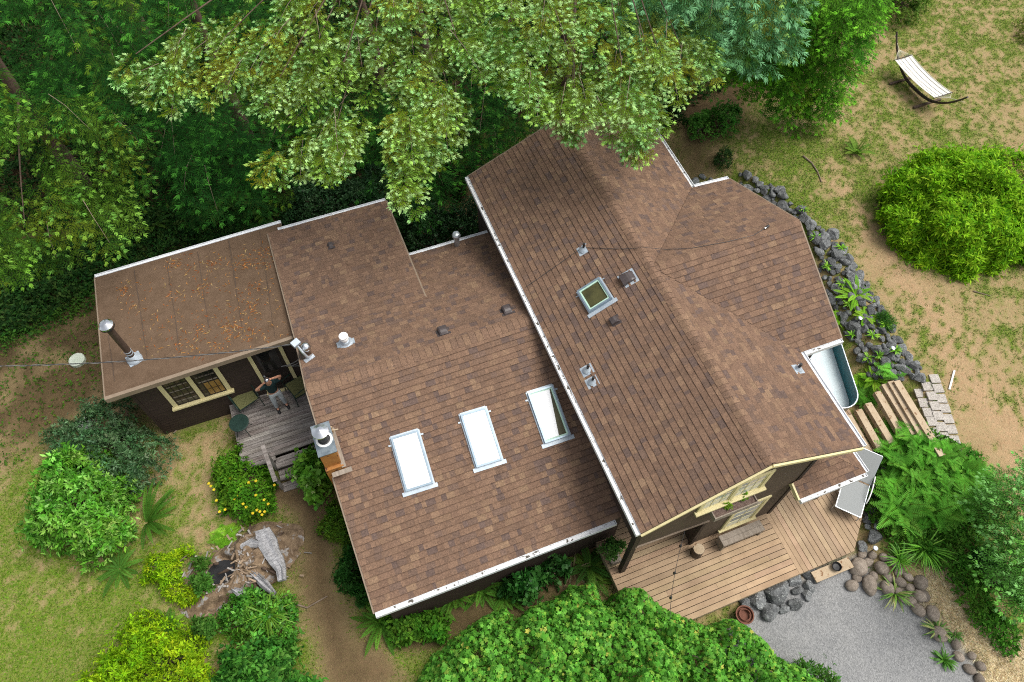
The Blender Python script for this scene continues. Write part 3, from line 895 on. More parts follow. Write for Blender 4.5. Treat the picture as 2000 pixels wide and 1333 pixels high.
# service mast, meter wires
O = onp(605, 702, PM, nMb)
m = MB(); T_ = at(578, 672, O[2] + .42)
m.tube([O, O + np.array([-.10, .10, .22]), T_], .035, 10); m.box(O + [0, 0, .03], (.28, .12, .03), rz=.4); o = m.build('service_mast', MAT['steel'], house)
m = MB(); m.box(T_ + [0, 0, .03], (.20, .16, .10), rz=.5, rx=.2); m.build('weatherhead', MAT['flash'], o)
m = MB()
for k in range(4):
    e0 = T_ + np.array([.08 * k / 3, -.05, -.03]); e2 = T_ + np.array([-.55 + .12 * k, -.10, -.62 - .06 * k])
    mid = T_ + np.array([.12, -.28 - .06 * k, -.5 - .05 * k])
    m.tube([e0 * (1 - t) ** 2 + 2 * t * (1 - t) * mid + e2 * t * t for t in np.linspace(0, 1, 12)], .011, 6)
m.build('drip_loop', MAT['cable'], o)
MAST = T_.copy()

# chimney at the gable of the middle block
ct = 4.35
q = [at(608, 834, ct), at(641, 826, ct), at(656, 881, ct), at(623, 891, ct)]
cx0, cx1 = (q[0][0] + q[3][0]) / 2, (q[1][0] + q[2][0]) / 2
cy0, cy1 = (q[2][1] + q[3][1]) / 2, (q[0][1] + q[1][1]) / 2
m = MB()
m.b2((cx0, cy0, -.1), (cx1 - .01, cy1, ct - .03)); m.b2((cx0 - .02, cy0 - .08, -.1), (cx1 + .02, cy1 + .02, 3.66))
ch = m.build('chimney', MAT['brick'], house)
m = MB(); m.b2((cx0 - .025, cy0 - .025, ct - .03), (cx1 + .025, cy1 + .025, ct)); m.build('chimney_cap', MAT['capmetal'], ch)
cc_ = np.array([(cx0 + cx1) / 2 + .01, (cy0 + cy1) / 2 - .02, ct])
m = MB(); m.lathe([(.19, 0), (.19, .010), (.15, .016), (.148, .016)], cc_, (0, 0, 1), 28); m.build('flue_flange', MAT['sandal'], ch)
m = MB(); m.lathe([(.15, .012), (.11, .03), (.11, .30), (.105, .305)], cc_, (0, 0, 1), 20); m.build('flue_pipe', MAT['black'], ch)
m = MB(); m.lathe([(.12, .29), (.12, .36), (.185, .40), (.19, .41), (.185, .425), (.09, .475), (.0, .50)], cc_, (0, 0, 1), 28); m.build('flue_cap', MAT['chrome'], ch)
m = MB()
m.bar((cx1 + .02, cy0 - .1, 3.62), (cx1 + .02, cy1 + .02, 3.98), .10, .03); m.build('flashing', MAT['greywood'], ch); m = MB(); m.box((cx1 - .06, cy0 - .17, 3.55), (.46, .11, .02), rx=.36); m.build('flashing', MAT['greywood'], ch)
m = MB(); m.tube([(cx1 + .03, cy1 - .1, 4.0), (cx1 + .03, cy1 - .1, 4.28)], .02, 8); m.tube([(cx1 + .02, cy1 - .15, 4.20), (cx1 + .16, cy1 - .18, 4.20)], .018, 8); m.build('spark_arrester_handle', MAT['timber'], ch)

# ------------------------------------------------------------------ ground
def lin(a, b, s): return np.arange(a, b, s)
xs = np.concatenate([[-400, -120, -40, -16], lin(-12, 44, .14), [52, 80, 160, 420]])
ys = np.concatenate([[-400, -120, -40, -20], lin(-15, 36, .14), [44, 70, 160, 420]])
GX, GY = np.meshgrid(xs, ys, indexing='ij')
P2 = np.stack([GX.ravel(), GY.ravel()], -1)
GZ = gz(P2[:, 0], P2[:, 1])
def wpoly(px, z=0.0): return [at(x, y, z) for x, y in px]
GRAVEL = wpoly([(1440, 1195), (1480, 1160), (1560, 1125), (1690, 1075), (1700, 1130), (1790, 1170), (1860, 1240), (1935, 1310), (1990, 1420), (1500, 1500), (1380, 1330), (1420, 1230)], .05)
PATH = wpoly([(540, 950), (625, 935), (660, 1010), (650, 1080), (660, 1160), (700, 1230), (790, 1333), (640, 1400), (620, 1250), (585, 1120), (575, 1020), (520, 985)], 0)
FORESTR = wpoly([(-200, 640), (0, 625), (190, 560), (560, 440), (760, 400), (940, 460), (920, 340), (1080, 240), (1290, 260), (1350, 360), (1480, 230), (1560, 230), (1720, 60), (1800, -60), (1700, -300), (-300, -300)], 0)
def soft(poly, P, wd):
    ins = inpoly(P, poly); d = dpoly(P, poly)
    return sstep(np.where(ins, .5 + d / wd / 2, .5 - d / wd / 2))
def warp(P, a=.35, s=1.1):
    return P + np.stack([fbm(P, s, 31) - .5, fbm(P, s, 41) - .5], -1) * 2 * a
BED = wpoly([(725, 1205), (1195, 1030), (1205, 1115), (1110, 1160), (1000, 1210), (850, 1260), (740, 1270)], 0)
STRAW = wpoly([(1795, 1125), (1835, 1105), (1880, 1160), (1920, 1200), (2020, 1270), (2080, 1380), (1960, 1390), (1925, 1290), (1860, 1225), (1805, 1175)], .35)
def masks(P):
    """grass, gravel, dark duff, straw amounts at ground points"""
    W = warp(P)
    gv = soft(GRAVEL, warp(P, .12, 2.0), .15)
    pt = soft(PATH, W, .5)
    fo = soft(FORESTR, W, .9)
    st = soft(STRAW, warp(P, .15, 2.2), .3)
    big = fbm(P, .33, 51, 3); mid = fbm(P, 1.4, 61, 3); fine = fbm(P, 6.0, 71, 3)
    left = sstep((6 - P[:, 0]) / 4)
    # lawn on the left is greener towards the lower left; the right lawn is dry and patchy
    lg = .66 + .30 * sstep((1.5 - P[:, 1]) / 5) - .35 * sstep((P[:, 1] - 2.5) / 2.5)
    # worn earth track along the left lawn and by the house
    trk = np.exp(-((P[:, 0] - (-2.2 + .25 * (P[:, 1] - 3))) / .7) ** 2) * sstep((P[:, 1] + 2.0) / 2)
    lg = lg - .22 * trk
    rg = .55 + .10 * sstep((P[:, 1] - 6) / 5) 
    worn = np.exp(-((P[:, 0] - np.interp(P[:, 1], [-9, -6, -3.5, -1, 1, 3, 5], [22, 21.7, 21.6, 21.9, 22.0, 22.3, 22.5])) / np.interp(P[:, 1], [-8, -3, 2, 5], [1.6, 1.2, .5, .4])) ** 2)
    rg = rg - .33 * worn * sstep((5.5 - P[:, 1]) / 2)
    base = left * lg + (1 - left) * rg
    vf = vnoise(P, 9.0, 81)
    g = sstep((base + (big - .5) * .9 + (mid - .5) * .9 + (fine - .5) * 1.1 + (vf - .5) * .7 - .22) / .70)
    fo = np.maximum(fo, .97 * left * sstep((P[:, 1] - 2.2) / 2.5) * sstep(.2 + mid * 1.2))
    fo = np.maximum(np.maximum(fo,   .85 * pt), .9 * soft(BED, W, .3))
    g = g * (1 - gv) * (1 - .93 * pt) * (1 - .75 * fo) * (1 - st)
    wm = np.clip(.85 * worn * sstep((5.5 - P[:, 1]) / 2) * (1 - left) + .30 * trk * left + .9 * pt, 0, 1) * sstep(.15 + mid * 1.4 + (fine - .5)) * (1 - gv) * (1 - st)
    return g, gv, fo * (1 - gv) * (1 - st), st, wm
g_, gv_, fo_, st_, wm_ = masks(P2)
nx, ny = len(xs), len(ys)
idx = np.arange(nx * ny).reshape(nx, ny)
F = np.stack([idx[:-1, :-1], idx[1:, :-1], idx[1:, 1:], idx[:-1, 1:]], -1).reshape(-1, 4)
gm = bpy.data.materials.new('soil_and_lawn'); gm.use_nodes = True
nt = gm.node_tree; N = nt.nodes; Lk = nt.links
b = N['Principled BSDF']; b.inputs['Roughness'].default_value = .95; b.inputs['Specular IOR Level'].default_value = .1
geo = N.new('ShaderNodeNewGeometry'); pos = geo.outputs['Position']
def nz(scale, c1, c2, lo=.3, hi=.7, det=8, rough=.65):
    n = N.new('ShaderNodeTexNoise'); n.inputs['Scale'].default_value = scale; n.inputs['Detail'].default_value = det; n.inputs['Roughness'].default_value = rough
    Lk.new(pos, n.inputs['Vector'])
    r = N.new('ShaderNodeValToRGB'); r.color_ramp.elements[0].position = lo; r.color_ramp.elements[1].position = hi
    r.color_ramp.elements[0].color = (*c1, 1); r.color_ramp.elements[1].color = (*c2, 1)
    Lk.new(n.outputs['Fac'], r.inputs['Fac']); return r.outputs['Color']
def mixc(f, a, b_, mode='MIX'):
    x = N.new('ShaderNodeMix'); x.data_type = 'RGBA'; x.blend_type = mode
    if isinstance(f, float): x.inputs['Factor'].default_value = f
    else: Lk.new(f, x.inputs['Factor'])
    Lk.new(a, x.inputs['A']); Lk.new(b_, x.inputs['B']); return x.outputs['Result']
a = N.new('ShaderNodeVertexColor'); a.layer_name = 'Col'
sep = N.new('ShaderNodeSeparateColor'); Lk.new(a.outputs['Color'], sep.inputs['Color'])
dirt = mixc(nz(12, (0, 0, 0), (1, 1, 1), .42, .66), nz(1.7, (.33, .205, .115), (.48, .32, .19)), nz(22, (.16, .12, .06), (.50, .37, .22)))
grass = mixc(nz(13, (0, 0, 0), (1, 1, 1), .42, .66), nz(2.6, (.095, .165, .014), (.155, .225, .026)), nz(20, (.055, .11, .012), (.33, .28, .11)))
duff = mixc(nz(30, (0, 0, 0), (1, 1, 1), .45, .65), nz(3, (.050, .032, .018), (.115, .075, .040)), nz(14, (.028, .045, .010), (.17, .11, .055)))
vor = N.new('ShaderNodeTexVoronoi'); vor.inputs['Scale'].default_value = 34; Lk.new(pos, vor.inputs['Vector'])
vr = N.new('ShaderNodeValToRGB'); vr.color_ramp.elements[0].color = (.10, .105, .11, 1); vr.color_ramp.elements[1].color = (.42, .42, .42, 1)
Lk.new(vor.outputs['Color'], vr.inputs['Fac'])
grav = mixc(.45, nz(1.2, (.19, .195, .20), (.29, .29, .285)), vr.outputs['Color'])
straw = nz(22, (.58, .45, .24), (.86, .74, .50), .35, .65)
dry = mixc(nz(14, (0, 0, 0), (1, 1, 1), .40, .66), nz(2.2, (.27, .185, .095), (.38, .265, .145)), nz(24, (.10, .115, .035), (.46, .36, .19)))
aw = N.new('ShaderNodeAttribute'); aw.attribute_name = 'worn'
dirt = mixc(aw.outputs['Fac'], dry, dirt)
c = mixc(sep.outputs[0], dirt, grass)
c = mixc(sep.outputs[2], c, duff)
c = mixc(sep.outputs[1], c, grav)
aa = N.new('ShaderNodeAttribute'); aa.attribute_name = 'straw'
c = mixc(aa.outputs['Fac'], c, straw)
Lk.new(c, b.inputs['Base Color'])
nb = N.new('ShaderNodeTexNoise'); nb.inputs['Scale'].default_value = 30; nb.inputs['Detail'].default_value = 6; Lk.new(pos, nb.inputs['Vector'])
bp = N.new('ShaderNodeBump'); bp.inputs['Strength'].default_value = .8; bp.inputs['Distance'].default_value = .03
Lk.new(nb.outputs['Fac'], bp.inputs['Height']); Lk.new(bp.outputs['Normal'], b.inputs['Normal'])
ground = bigmesh('ground', np.stack([P2[:, 0], P2[:, 1], GZ], -1), F, np.stack([g_, gv_, fo_], -1), gm, smooth=True)
sa = ground.data.attributes.new('straw', 'FLOAT', 'POINT'); sa.data.foreach_set('value', st_.astype(np.float32))
sa = ground.data.attributes.new('worn', 'FLOAT', 'POINT'); sa.data.foreach_set('value', wm_.astype(np.float32))
ground['kind'] = 'structure'

# ------------------------------------------------------------------ decks
def boards(m, poly, along, width=.14, gap=.010, z0=.35, z1=.38, seed=1, base=(.40, .295, .19), var=.09):
    g = np.random.default_rng(seed)
    poly = ccw([tuple(p[:2]) for p in poly])
    P = np.array(poly); lo, hi = P.min(0), P.max(0)
    ax = 0 if along == 'x' else 1
    t = lo[1 - ax]
    while t < hi[1 - ax]:
        s = lo[ax] - g.random() * 2
        while s < hi[ax]:
            L = g.uniform(2.4, 4.9)
            a, b_ = (s, s + L - .004), (t + gap / 2, t + width - gap / 2)
            r = [(a[0], b_[0]), (a[1], b_[0]), (a[1], b_[1]), (a[0], b_[1])] if ax == 0 else [(b_[0], a[0]), (b_[1], a[0]), (b_[1], a[1]), (b_[0], a[1])]
            q = clip(r, poly)
            if len(q) > 2:
                f = 1 + var * g.normal()
                m.col = tuple(c * f * (1 + .014 * g.normal()) for c in base)
                m.prism([(x, y, z0) for x, y in q], (0, 0, z1 - z0 + g.random() * .003))
            s += L
        t += width
    m.col = (1, 1, 1)
dk = thing('front_deck', 'tan cedar deck wrapping the front gable corner of the house', 'deck', (13, -6.5, 0))
LP = [(9.58, -7.3), (14.08, -7.3), (14.08, -4.3), (9.58, -4.3)]
RP = [(14.34, -7.3), (15.73, -7.3), (17.05, -6.05), (17.90, -5.10), (18.05, -3.3), (14.34, -3.3)]
m = MB(); boards(m, LP, 'x', .143, .015, seed=3); m.build('deck_boards', MAT['cedar'], dk)
m = MB(); boards(m, RP, 'y', .143, .015, seed=4, base=(.385, .285, .19)); m.build('deck_boards', MAT['cedar'], dk)
m = MB(); m.col = (.41, .30, .195); m.b2((14.085, -7.3, .35), (14.20, -5.5, .382)); m.col = (.39, .285, .185); m.b2((14.21, -7.3, .35), (14.335, -5.5, .381)); m.build('border_board', MAT['cedar'], dk)
m = MB()
for a_, b__ in zip([(9.60, -7.27), (15.72, -7.27), (17.02, -6.03), (17.87, -5.10), (18.0, -3.3)][:-1], [(15.72, -7.27), (17.02, -6.03), (17.87, -5.10), (18.0, -3.3)]):
    m.bar((*a_, .24), (*b__, .24), .05, .2)
m.bar((9.60, -7.27, .24), (9.60, -4.3, .24), .05, .2)
m.build('rim_joist', MAT['timber'], dk)
m = MB()
m.prism([(9.62, -7.24, .20), (15.70, -7.24, .20), (16.98, -6.03, .20), (17.82, -5.1, .2), (17.95, -3.3, .2), (9.62, -3.3, .2)], (0, 0, .02)); m.build('under_frame', MAT['dark'], dk)

bd = thing('back_deck', 'small weathered grey plank deck with steps behind the house corner', 'deck', (2.4, 1.5, 0))
OW = (1, 1, 1)
m = MB(); boards(m, [(1.33, .58), (2.25, .58), (2.25, 2.74), (1.33, 2.74)], 'x', .14, .012, .41, .45, 5, OW, .10)
boards(m, [(2.25, .72), (4.1, .72), (4.1, 2.74), (2.25, 2.74)], 'x', .14, .012, .41, .45, 5, OW, .10)
m.build('deck_boards', MAT['oldwood'], bd)
m = MB(); m.b2((1.36, .62, .0), (2.24, 2.7, .38)); m.b2((2.25, .78, .0), (4.05, 2.7, .38)); m.build('deck_frame', MAT['dark'], bd)
for k, (y0, y1, z) in enumerate([(.38, .70, .32), (.06, .36, .20), (-.24, .02, .08)]):
    m = MB(); 
    x1 = (3.35, 3.2, 2.75)[k]
    m.b2((2.2, y0, z - .05), (x1, (y0 + y1) / 2 - .006, z)); m.b2((2.2, (y0 + y1) / 2 + .006, z - .05), (x1, y1, z + .002)); m.b2((2.22, y0 + .05, -.05), (x1 - .02, y1 - .02, z - .052)); m.build('step', MAT['oldwood'], bd)
ra, rb = at(514, 873, 1.30), at(537, 938, .95)
m = MB(); m.bar(ra, rb, .11, .05, ext=.04)
for f in (.15, .85):
    p = ra + (rb - ra) * f
    m.b2((p[0] - .04, p[1] - .04, 0), (p[0] + .04, p[1] + .04, p[2] - .03))
m.build('handrail', MAT['oldwood'], bd)

# ------------------------------------------------------------------ patio furniture
def tubes(m, segs, r=.011, n=6):
    for s in segs: m.tube(s, r, n)
def arc(a, b, mid, k=10):
    a, b, mid = (np.array(v, float) for v in (a, b, mid))
    return [a * (1 - t) ** 2 + 2 * t * (1 - t) * mid + b * t * t for t in np.linspace(0, 1, k)]
def patio_chair(name, label, loc, rz, group=None, sc=1.0):
    t = thing(name, label, 'chair', loc, rz, group)
    W = .30 * sc
    m = MB()
    # seat/back side rails, one bent tube each side (local: faces -y)
    for sx in (-1, 1):
        pts = [(sx * W, -.30, .40), (sx * W, -.10, .38), (sx * W, .18, .36), (sx * W, .26, .42), (sx * W, .38, .75), (sx * W, .46, 1.02)]
        m.tube(pts, .013, 6)
    m.tube([(-W, -.30, .40), (W, -.30, .40)], .013, 6); m.tube([(-W, .46, 1.02), (W, .46, 1.02)], .013, 6)
    m.build('frame', MAT['greenmetal'], t, world=False)
    for (nm, ps) in (('seat', [(-.29, .41), (-.10, .385), (.10, .37), (.20, .37)]), ('backrest', [(.27, .45), (.33, .61), (.39, .79), (.455, 1.0)])):
        m = MB(); n = len(ps)
        for z_ in (0, -.006):
            pass
        vs = [(x, y, z) for (y, z) in ps for x in (-W + .012, 0, W - .012)]
        vs = [(x, y, z - (.015 if abs(x) < .01 else 0)) for x, y, z in vs]
        vs2 = [(x, y + .004, z - .006) for x, y, z in vs]
        fs = []
        for i in range(n - 1):
            for j in range(2):
                a_ = i * 3 + j; fs.append((a_, a_ + 1, a_ + 4, a_ + 3)); fs.append((3 * n + a_ + 3, 3 * n + a_ + 4, 3 * n + a_ + 1, 3 * n + a_))
        m.add(vs + vs2, fs); m.build(nm, MAT['sling'], t, world=False)
    for sx in (-1, 1):
        m = MB()
        m.tube(arc((sx * (W + .03), -.34, .60), (sx * (W + .02), .36, .66), (sx * (W + .05), 0, .70)), .014, 6); m.build('armrest', MAT['greenmetal'], t, world=False)
        m = MB(); m.tube([(sx * (W + .03), -.34, .60), (sx * (W + .02), -.32, .3), (sx * (W + .03), -.36, 0)], .013, 6); m.build('leg', MAT['greenmetal'], t, world=False)
        m = MB(); m.tube([(sx * W, .22, .38), (sx * (W + .02), .36, .18), (sx * (W + .03), .48, 0)], .013, 6); m.build('leg', MAT['greenmetal'], t, world=False)
    return t
p = at(478, 790, .45)
patio_chair('patio_chair', 'green metal patio chair with olive mesh sling beside the round table', (p[0] + .10, p[1] - .02, .452), R_(20))
p = at(583, 768, .45)
patio_chair('patio_chair', 'dark green patio chair half hidden under the roof edge by the door', (p[0] + .12, p[1] - .02, .452), R_(-70))
p = at(478, 842, .45)
t = thing('round_table', 'small round dark mesh table on the grey back deck', 'table', (p[0], p[1] , .452))
m = MB(); m.lathe([(.245, .50), (.27, .505), (.27, .525), (.245, .53)], (0, 0, 0), n=28); m.build('table_rim', MAT['greenmetal'], t, world=False)
m = MB()
for i in range(-4, 5):
    h_ = math.sqrt(max(0, .25 ** 2 - (i * .057) ** 2))
    m.b2((i * .057 - .005, -h_, .508), (i * .057 + .005, h_, .514)); m.b2((-h_, i * .057 - .005, .515), (h_, i * .057 + .005, .520))
m.build('table_top', MAT['greenmetal'], t, world=False)
for k in range(4):
    a_ = k * math.pi / 2 + .5
    m = MB(); m.tube(arc((.2 * math.cos(a_), .2 * math.sin(a_), .5), (.27 * math.cos(a_), .27 * math.sin(a_), 0), (.12 * math.cos(a_), .12 * math.sin(a_), .25)), .011, 6); m.build('leg', MAT['greenmetal'], t, world=False)

# bench, stump stool, lounge chair, tub, planter
p0, p1 = at(1407, 1052, .80), at(1483, 1021, .80)
t = thing('bench', 'long low grey wooden bench against the gable wall on the deck', 'bench', ((p0 + p1) / 2 * [1, 1, 0] + [0, 0, .384]))
c_ = (p0 + p1) / 2; hl = np.linalg.norm(p1 - p0) / 2 + .03
c_ = np.array([c_[0], min(c_[1], -5.92), 0]); 
m = MB(); m.b2((c_[0] - hl, c_[1] - .14, .79), (c_[0] + hl, c_[1] - .003, .835)); m.b2((c_[0] - hl, c_[1] + .003, .79), (c_[0] + hl, c_[1] + .14, .833)); m.build('seat', MAT['greywood'], t)
m = MB(); m.b2((c_[0] - hl + .06, c_[1] - .135, .68), (c_[0] + hl - .06, c_[1] - .11, .788)); m.build('apron', MAT['greywood'], t)
for sx in (-1, 1):
    m = MB(); m.b2((c_[0] + sx * (hl - .05) - .03, c_[1] - .13, .384), (c_[0] + sx * (hl - .05) + .03, c_[1] + .13, .788)); m.build('leg', MAT['greywood'], t)
p = at(1359, 1081, .38)
t = thing('log_stool', 'cut log stool standing on the deck by the porch opening', 'stool', (p[0], p[1], .384))
m = MB(); m.lathe([(.155, 0), (.148, .1), (.152, .25), (.150, .38)], (0, 0, 0), n=14); m.build('log', MAT['bark'], t, world=False)
m = MB(); m.lathe([(.142, .381), (.142, .392), (.0, .394)], (0, 0, 0), n=14); m.build('cut_face', MAT['timber'], t, world=False)

q = [at(1634, 993, .72), at(1680, 1006, .72), at(1697, 945, .72), at(1652, 934, .72)]
o_ = (q[0] + q[1]) / 2; d_ = nrm(((q[2] + q[3]) / 2 - o_) * [1, 1, 0]); s_ = np.array([d_[1], -d_[0], 0])
Ls = np.linalg.norm((q[2] + q[3]) / 2 - o_); Ws = .33
t = thing('lounge_chair', 'grey mesh lounge chair with raised back under the small porch roof', 'lounger', (*o_[:2], .384))
G_ = lambda a, b, z: o_ * [1, 1, 0] + d_ * a + s_ * b + np.array([0, 0, z])
m = MB(); m.prism([G_(0, -Ws, .70), G_(Ls, -Ws, .70), G_(Ls, Ws, .70), G_(0, Ws, .70)], (0, 0, .012)); m.build('seat', MAT['fabric'], t)
m = MB(); m.prism([G_(Ls + .04, -Ws, .72), G_(Ls + .75, -Ws, 1.14), G_(Ls + .75, Ws, 1.14), G_(Ls + .04, Ws, .72)], (0, 0, .012)); m.build('backrest', MAT['fabric'], t)
m = MB()
for b in (-Ws, Ws):
    m.tube([G_(-.01, b, .70), G_(Ls + .02, b, .70), G_(Ls + .76, b, 1.13)], .016, 6)
m.tube([G_(-.01, -Ws, .70), G_(-.01, Ws, .70)], .016, 6); m.tube([G_(Ls + .76, -Ws, 1.13), G_(Ls + .76, Ws, 1.13)], .016, 6)
m.build('frame', MAT['steel'], t)
for b in (-1, 1):
    for a_, e_ in ((.12, -.1), (Ls - .1, .12)):
        m = MB(); m.tube([G_(a_, b * Ws, .70), G_(a_ + e_, b * Ws * 1.03, .384)], .014, 6); m.build('leg', MAT['steel'], t)
    m = MB(); m.tube(arc(G_(Ls * .45, b * (Ws + .03), .72), G_(Ls + .25, b * (Ws + .03), .86), G_(Ls * .6, b * (Ws + .03), 1.02)), .018, 6); m.build('armrest', MAT['sandal'], t)

zt0, zt1 = .384, .98
ra, rb = at(1642, 668, zt1), at(1674, 764, zt1)
d_ = nrm((rb - ra) * [1, 1, 0]); s_ = np.array([d_[1], -d_[0], 0])     # s_ points to the left of travel... towards the house
if s_[0] > 0: s_ = -s_
rr = .52
e_ = rb + s_ * rr; e0 = e_ - d_ * 1.75
t = thing('stock_tank_tub', 'oval galvanised stock tank tub with teal inside under the right eave', 'tub', (*((e_ + e0) / 2)[:2], zt0))
def stad(r, z, k=14):
    P = []
    for i in range(k + 1):
        a_ = math.pi * i / k
        P.append(e_ * [1, 1, 0] - s_ * r * math.cos(a_) + d_ * r * math.sin(a_) + np.array([0, 0, z]))
    for i in range(k + 1):
        a_ = math.pi * i / k
        P.append(e0 * [1, 1, 0] + s_ * r * math.cos(a_) - d_ * r * math.sin(a_) + np.array([0, 0, z]))
    return P
def ringm(m, rings):
    n = len(rings[0]); b = [p for r in rings for p in r]; fs = []
    for i in range(len(rings) - 1):
        for k in range(n): fs.append((i * n + k, i * n + (k + 1) % n, (i + 1) * n + (k + 1) % n, (i + 1) * n + k))
    m.add(b, fs)
m = MB(); ringm(m, [stad(rr - .05, zt0), stad(rr - .03, zt0 + .2), stad(rr - .035, zt0 + .22), stad(rr - .02, zt0 + .40), stad(rr - .028, zt0 + .42), stad(rr - .01, zt1 - .02)]); m.build('tub_wall', MAT['tubout'], t)
m = MB(); ringm(m, [stad(rr - .012, zt1 - .022), stad(rr + .012, zt1 - .012), stad(rr + .012, zt1 + .008), stad(rr - .012, zt1 + .008), stad(rr - .022, zt1 - .012)]); m.build('rim', MAT['steel'], t)
m = MB(); ringm(m, [stad(rr - .022, zt1 - .011), stad(rr - .05, zt0 + .10)]); m.build('tub_liner', MAT['teal'], t)
m = MB(); P_ = stad(rr - .052, zt0 + .10); m.add(P_, [tuple(range(len(P_)))]); m.build('tub_floor', MAT['tubfloor'], t)

p = at(1221, 1062, .6)
t = thing('planter_box', 'brown wooden planter box holding a blue pot beside the porch post', 'planter', (9.80, -5.08, .384))
m = MB(); m.b2((9.66, -5.40, .384), (9.94, -4.86, .62)); m.build('box', MAT['greywood'], t)
t = thing('flower_pot', 'blue glazed pot of trailing green leaves by the porch post', 'pot', (9.80, -5.05, .622))
m = MB(); m.lathe([(.10, 0), (.15, .10), (.17, .24), (.18, .30), (.15, .30), (.14, .26), (0, .26)], (9.80, -5.05, .622), n=20); m.build('pot', MAT['bluepot'], t)
BLUEPOT = t
# window box under the upper window
t = thing('window_box', 'grey wooden flower box under the upper gable window', 'planter', (12.2, yG - .02, 3.28))
m = MB(); x0, x1, y0 = 11.62, 12.74, yG - .30
m.b2((x0, y0, 3.20), (x1, y0 + .025, 3.40)); m.b2((x0, y0 + .025, 3.20), (x0 + .025, yG - .02, 3.40)); m.b2((x1 - .025, y0 + .025, 3.2), (x1, yG - .02, 3.40)); m.b2((x0 + .025, y0 + .025, 3.2), (x1 - .025, yG - .02, 3.22)); m.build('box', MAT['greywood'], t)
m = MB(); m.b2((x0 + .027, y0 + .027, 3.22), (x1 - .027, yG - .021, 3.36)); m.build('soil', pmat('potting_soil', (.07, .04, .035), (.22, .16, .13), 22, .95, bump=.6, bscale=40), t)
WBOX = t
# step plank, black bowl, terracotta pot
a_, b_ = at(1500, 1140, .18), at(1662, 1078, .18)
pa, pb = at(1590, 1128, .2), at(1662, 1098, .2)
t = thing('step_plank', 'single pale plank step in front of the deck edge', 'step', (*((pa + pb) / 2)[:2], .05))
m = MB(); m.bar((*pa[:2], .17), (*pb[:2], .17), .28, .06); m.build('tread', MAT['timber'], t)
for f in (.15, .85):
    c_ = pa + (pb - pa) * f
    m = MB(); m.box((c_[0], c_[1], .06), (.10, .22, .15), rz=math.atan2(pb[1] - pa[1], pb[0] - pa[0])); m.build('block', MAT['greywood'], t)
c_ = at(1633, 1108, .24)
o = MB(); o.lathe([(.05, .0), (.10, .03), (.125, .10), (.115, .11), (.085, .05), (.0, .04)], (c_[0], c_[1], .203), n=20)
o = o.build('boot_bowl', MAT['black'], None); tag(o, 'small black bowl sitting on the plank step', 'bowl')
c_ = gat(1449, 1206)
t = thing('clay_pot', 'wide terracotta pot with coiled hose beside the leafy shrub', 'pot', c_)
m = MB(); m.lathe([(.14, 0), (.19, .16), (.215, .26), (.23, .27), (.23, .30), (.20, .30), (.185, .22), (0, .21)], (0, 0, 0), n=24); m.build('pot', MAT['terracotta'], t, world=False)
m = MB(); m.tube([(.14 * math.cos(i * .5), .14 * math.sin(i * .5), .24 + i * .0018) for i in range(40)], .014, 6); m.build('hose', MAT['terracotta'], t, world=False)

# ------------------------------------------------------------------ timber steps, pavers, lids, small things
edges = [((1643, 806), (1703, 879)), ((1668, 798), (1729, 872)), ((1684, 790), (1736, 858)), ((1738, 762), (1765, 843)), ((1727, 748), (1782, 846)), ((1741, 748), (1808, 880)), ((1762, 742), (1820, 890))]
names = ['lowest timber of the garden steps, touching the deck', 'second timber up the garden steps', 'third timber up the garden steps', 'fourth timber up the garden steps, rough and split', 'fifth timber up the garden steps', 'sixth timber up the garden steps, beside the ferns', 'topmost timber of the garden steps, next to the pavers']
T0 = [(1655, 815, 1703, 885), (1676, 803, 1722, 875), (1696, 790, 1742, 862), (1713, 768, 1765, 848), (1731, 752, 1784, 846), (1748, 746, 1806, 872), (1766, 744, 1826, 890)]
TD = nrm(sum(nrm((at(q[2], q[3], .7) - at(q[0], q[1], .7))) for q in T0))
for k, (xa, ya, xb, yb) in enumerate(T0):
    z = .40 + .085 * (k + 1)
    a_, b_ = at(xa, ya, z), at(xb, yb, z)
    c_ = (a_ + b_) / 2; hl = np.linalg.norm(b_ - a_) / 2 + .04
    tdk = nrm(TD + rng.normal(size=3) * .012); a_, b_ = c_ - tdk * hl, c_ + tdk * hl
    m = MB(); m.bar((*a_[:2], z - .08), (*b_[:2], z - .08), .195, .16)
    o = m.build('step_timber', MAT['timber']); tag(o, names[k], 'timber', 'landscape timbers of the garden steps')
PV = [(1824, 740), (1811, 757), (1834, 759), (1794, 768), (1816, 775), (1840, 780), (1801, 787), (1823, 795), (1848, 800), (1808, 807), (1830, 812), (1855, 820), (1816, 827), (1840, 833), (1862, 838), (1823, 846), (1845, 853), (1869, 858), (1829, 864), (1850, 870), (1875, 882), (1886, 904)]
ROWN = ['first', 'second', 'third', 'fourth', 'fifth', 'sixth', 'seventh', 'eighth', 'ninth']
pv0 = at(1808, 807, .9); pv1 = at(1830, 812, .9)
pav = None
cnt = {'left': 0, 'middle': 0, 'right': 0}
PST = {'left': gat(1796, 770), 'middle': gat(1811, 756), 'right': gat(1825, 741)}
pdv = (gat(1829, 864) - gat(1794, 768)) / 5 * [1, 1, 0]; pang = math.atan2(pdv[1], pdv[0]); psz = float(np.linalg.norm(pdv)) * .44
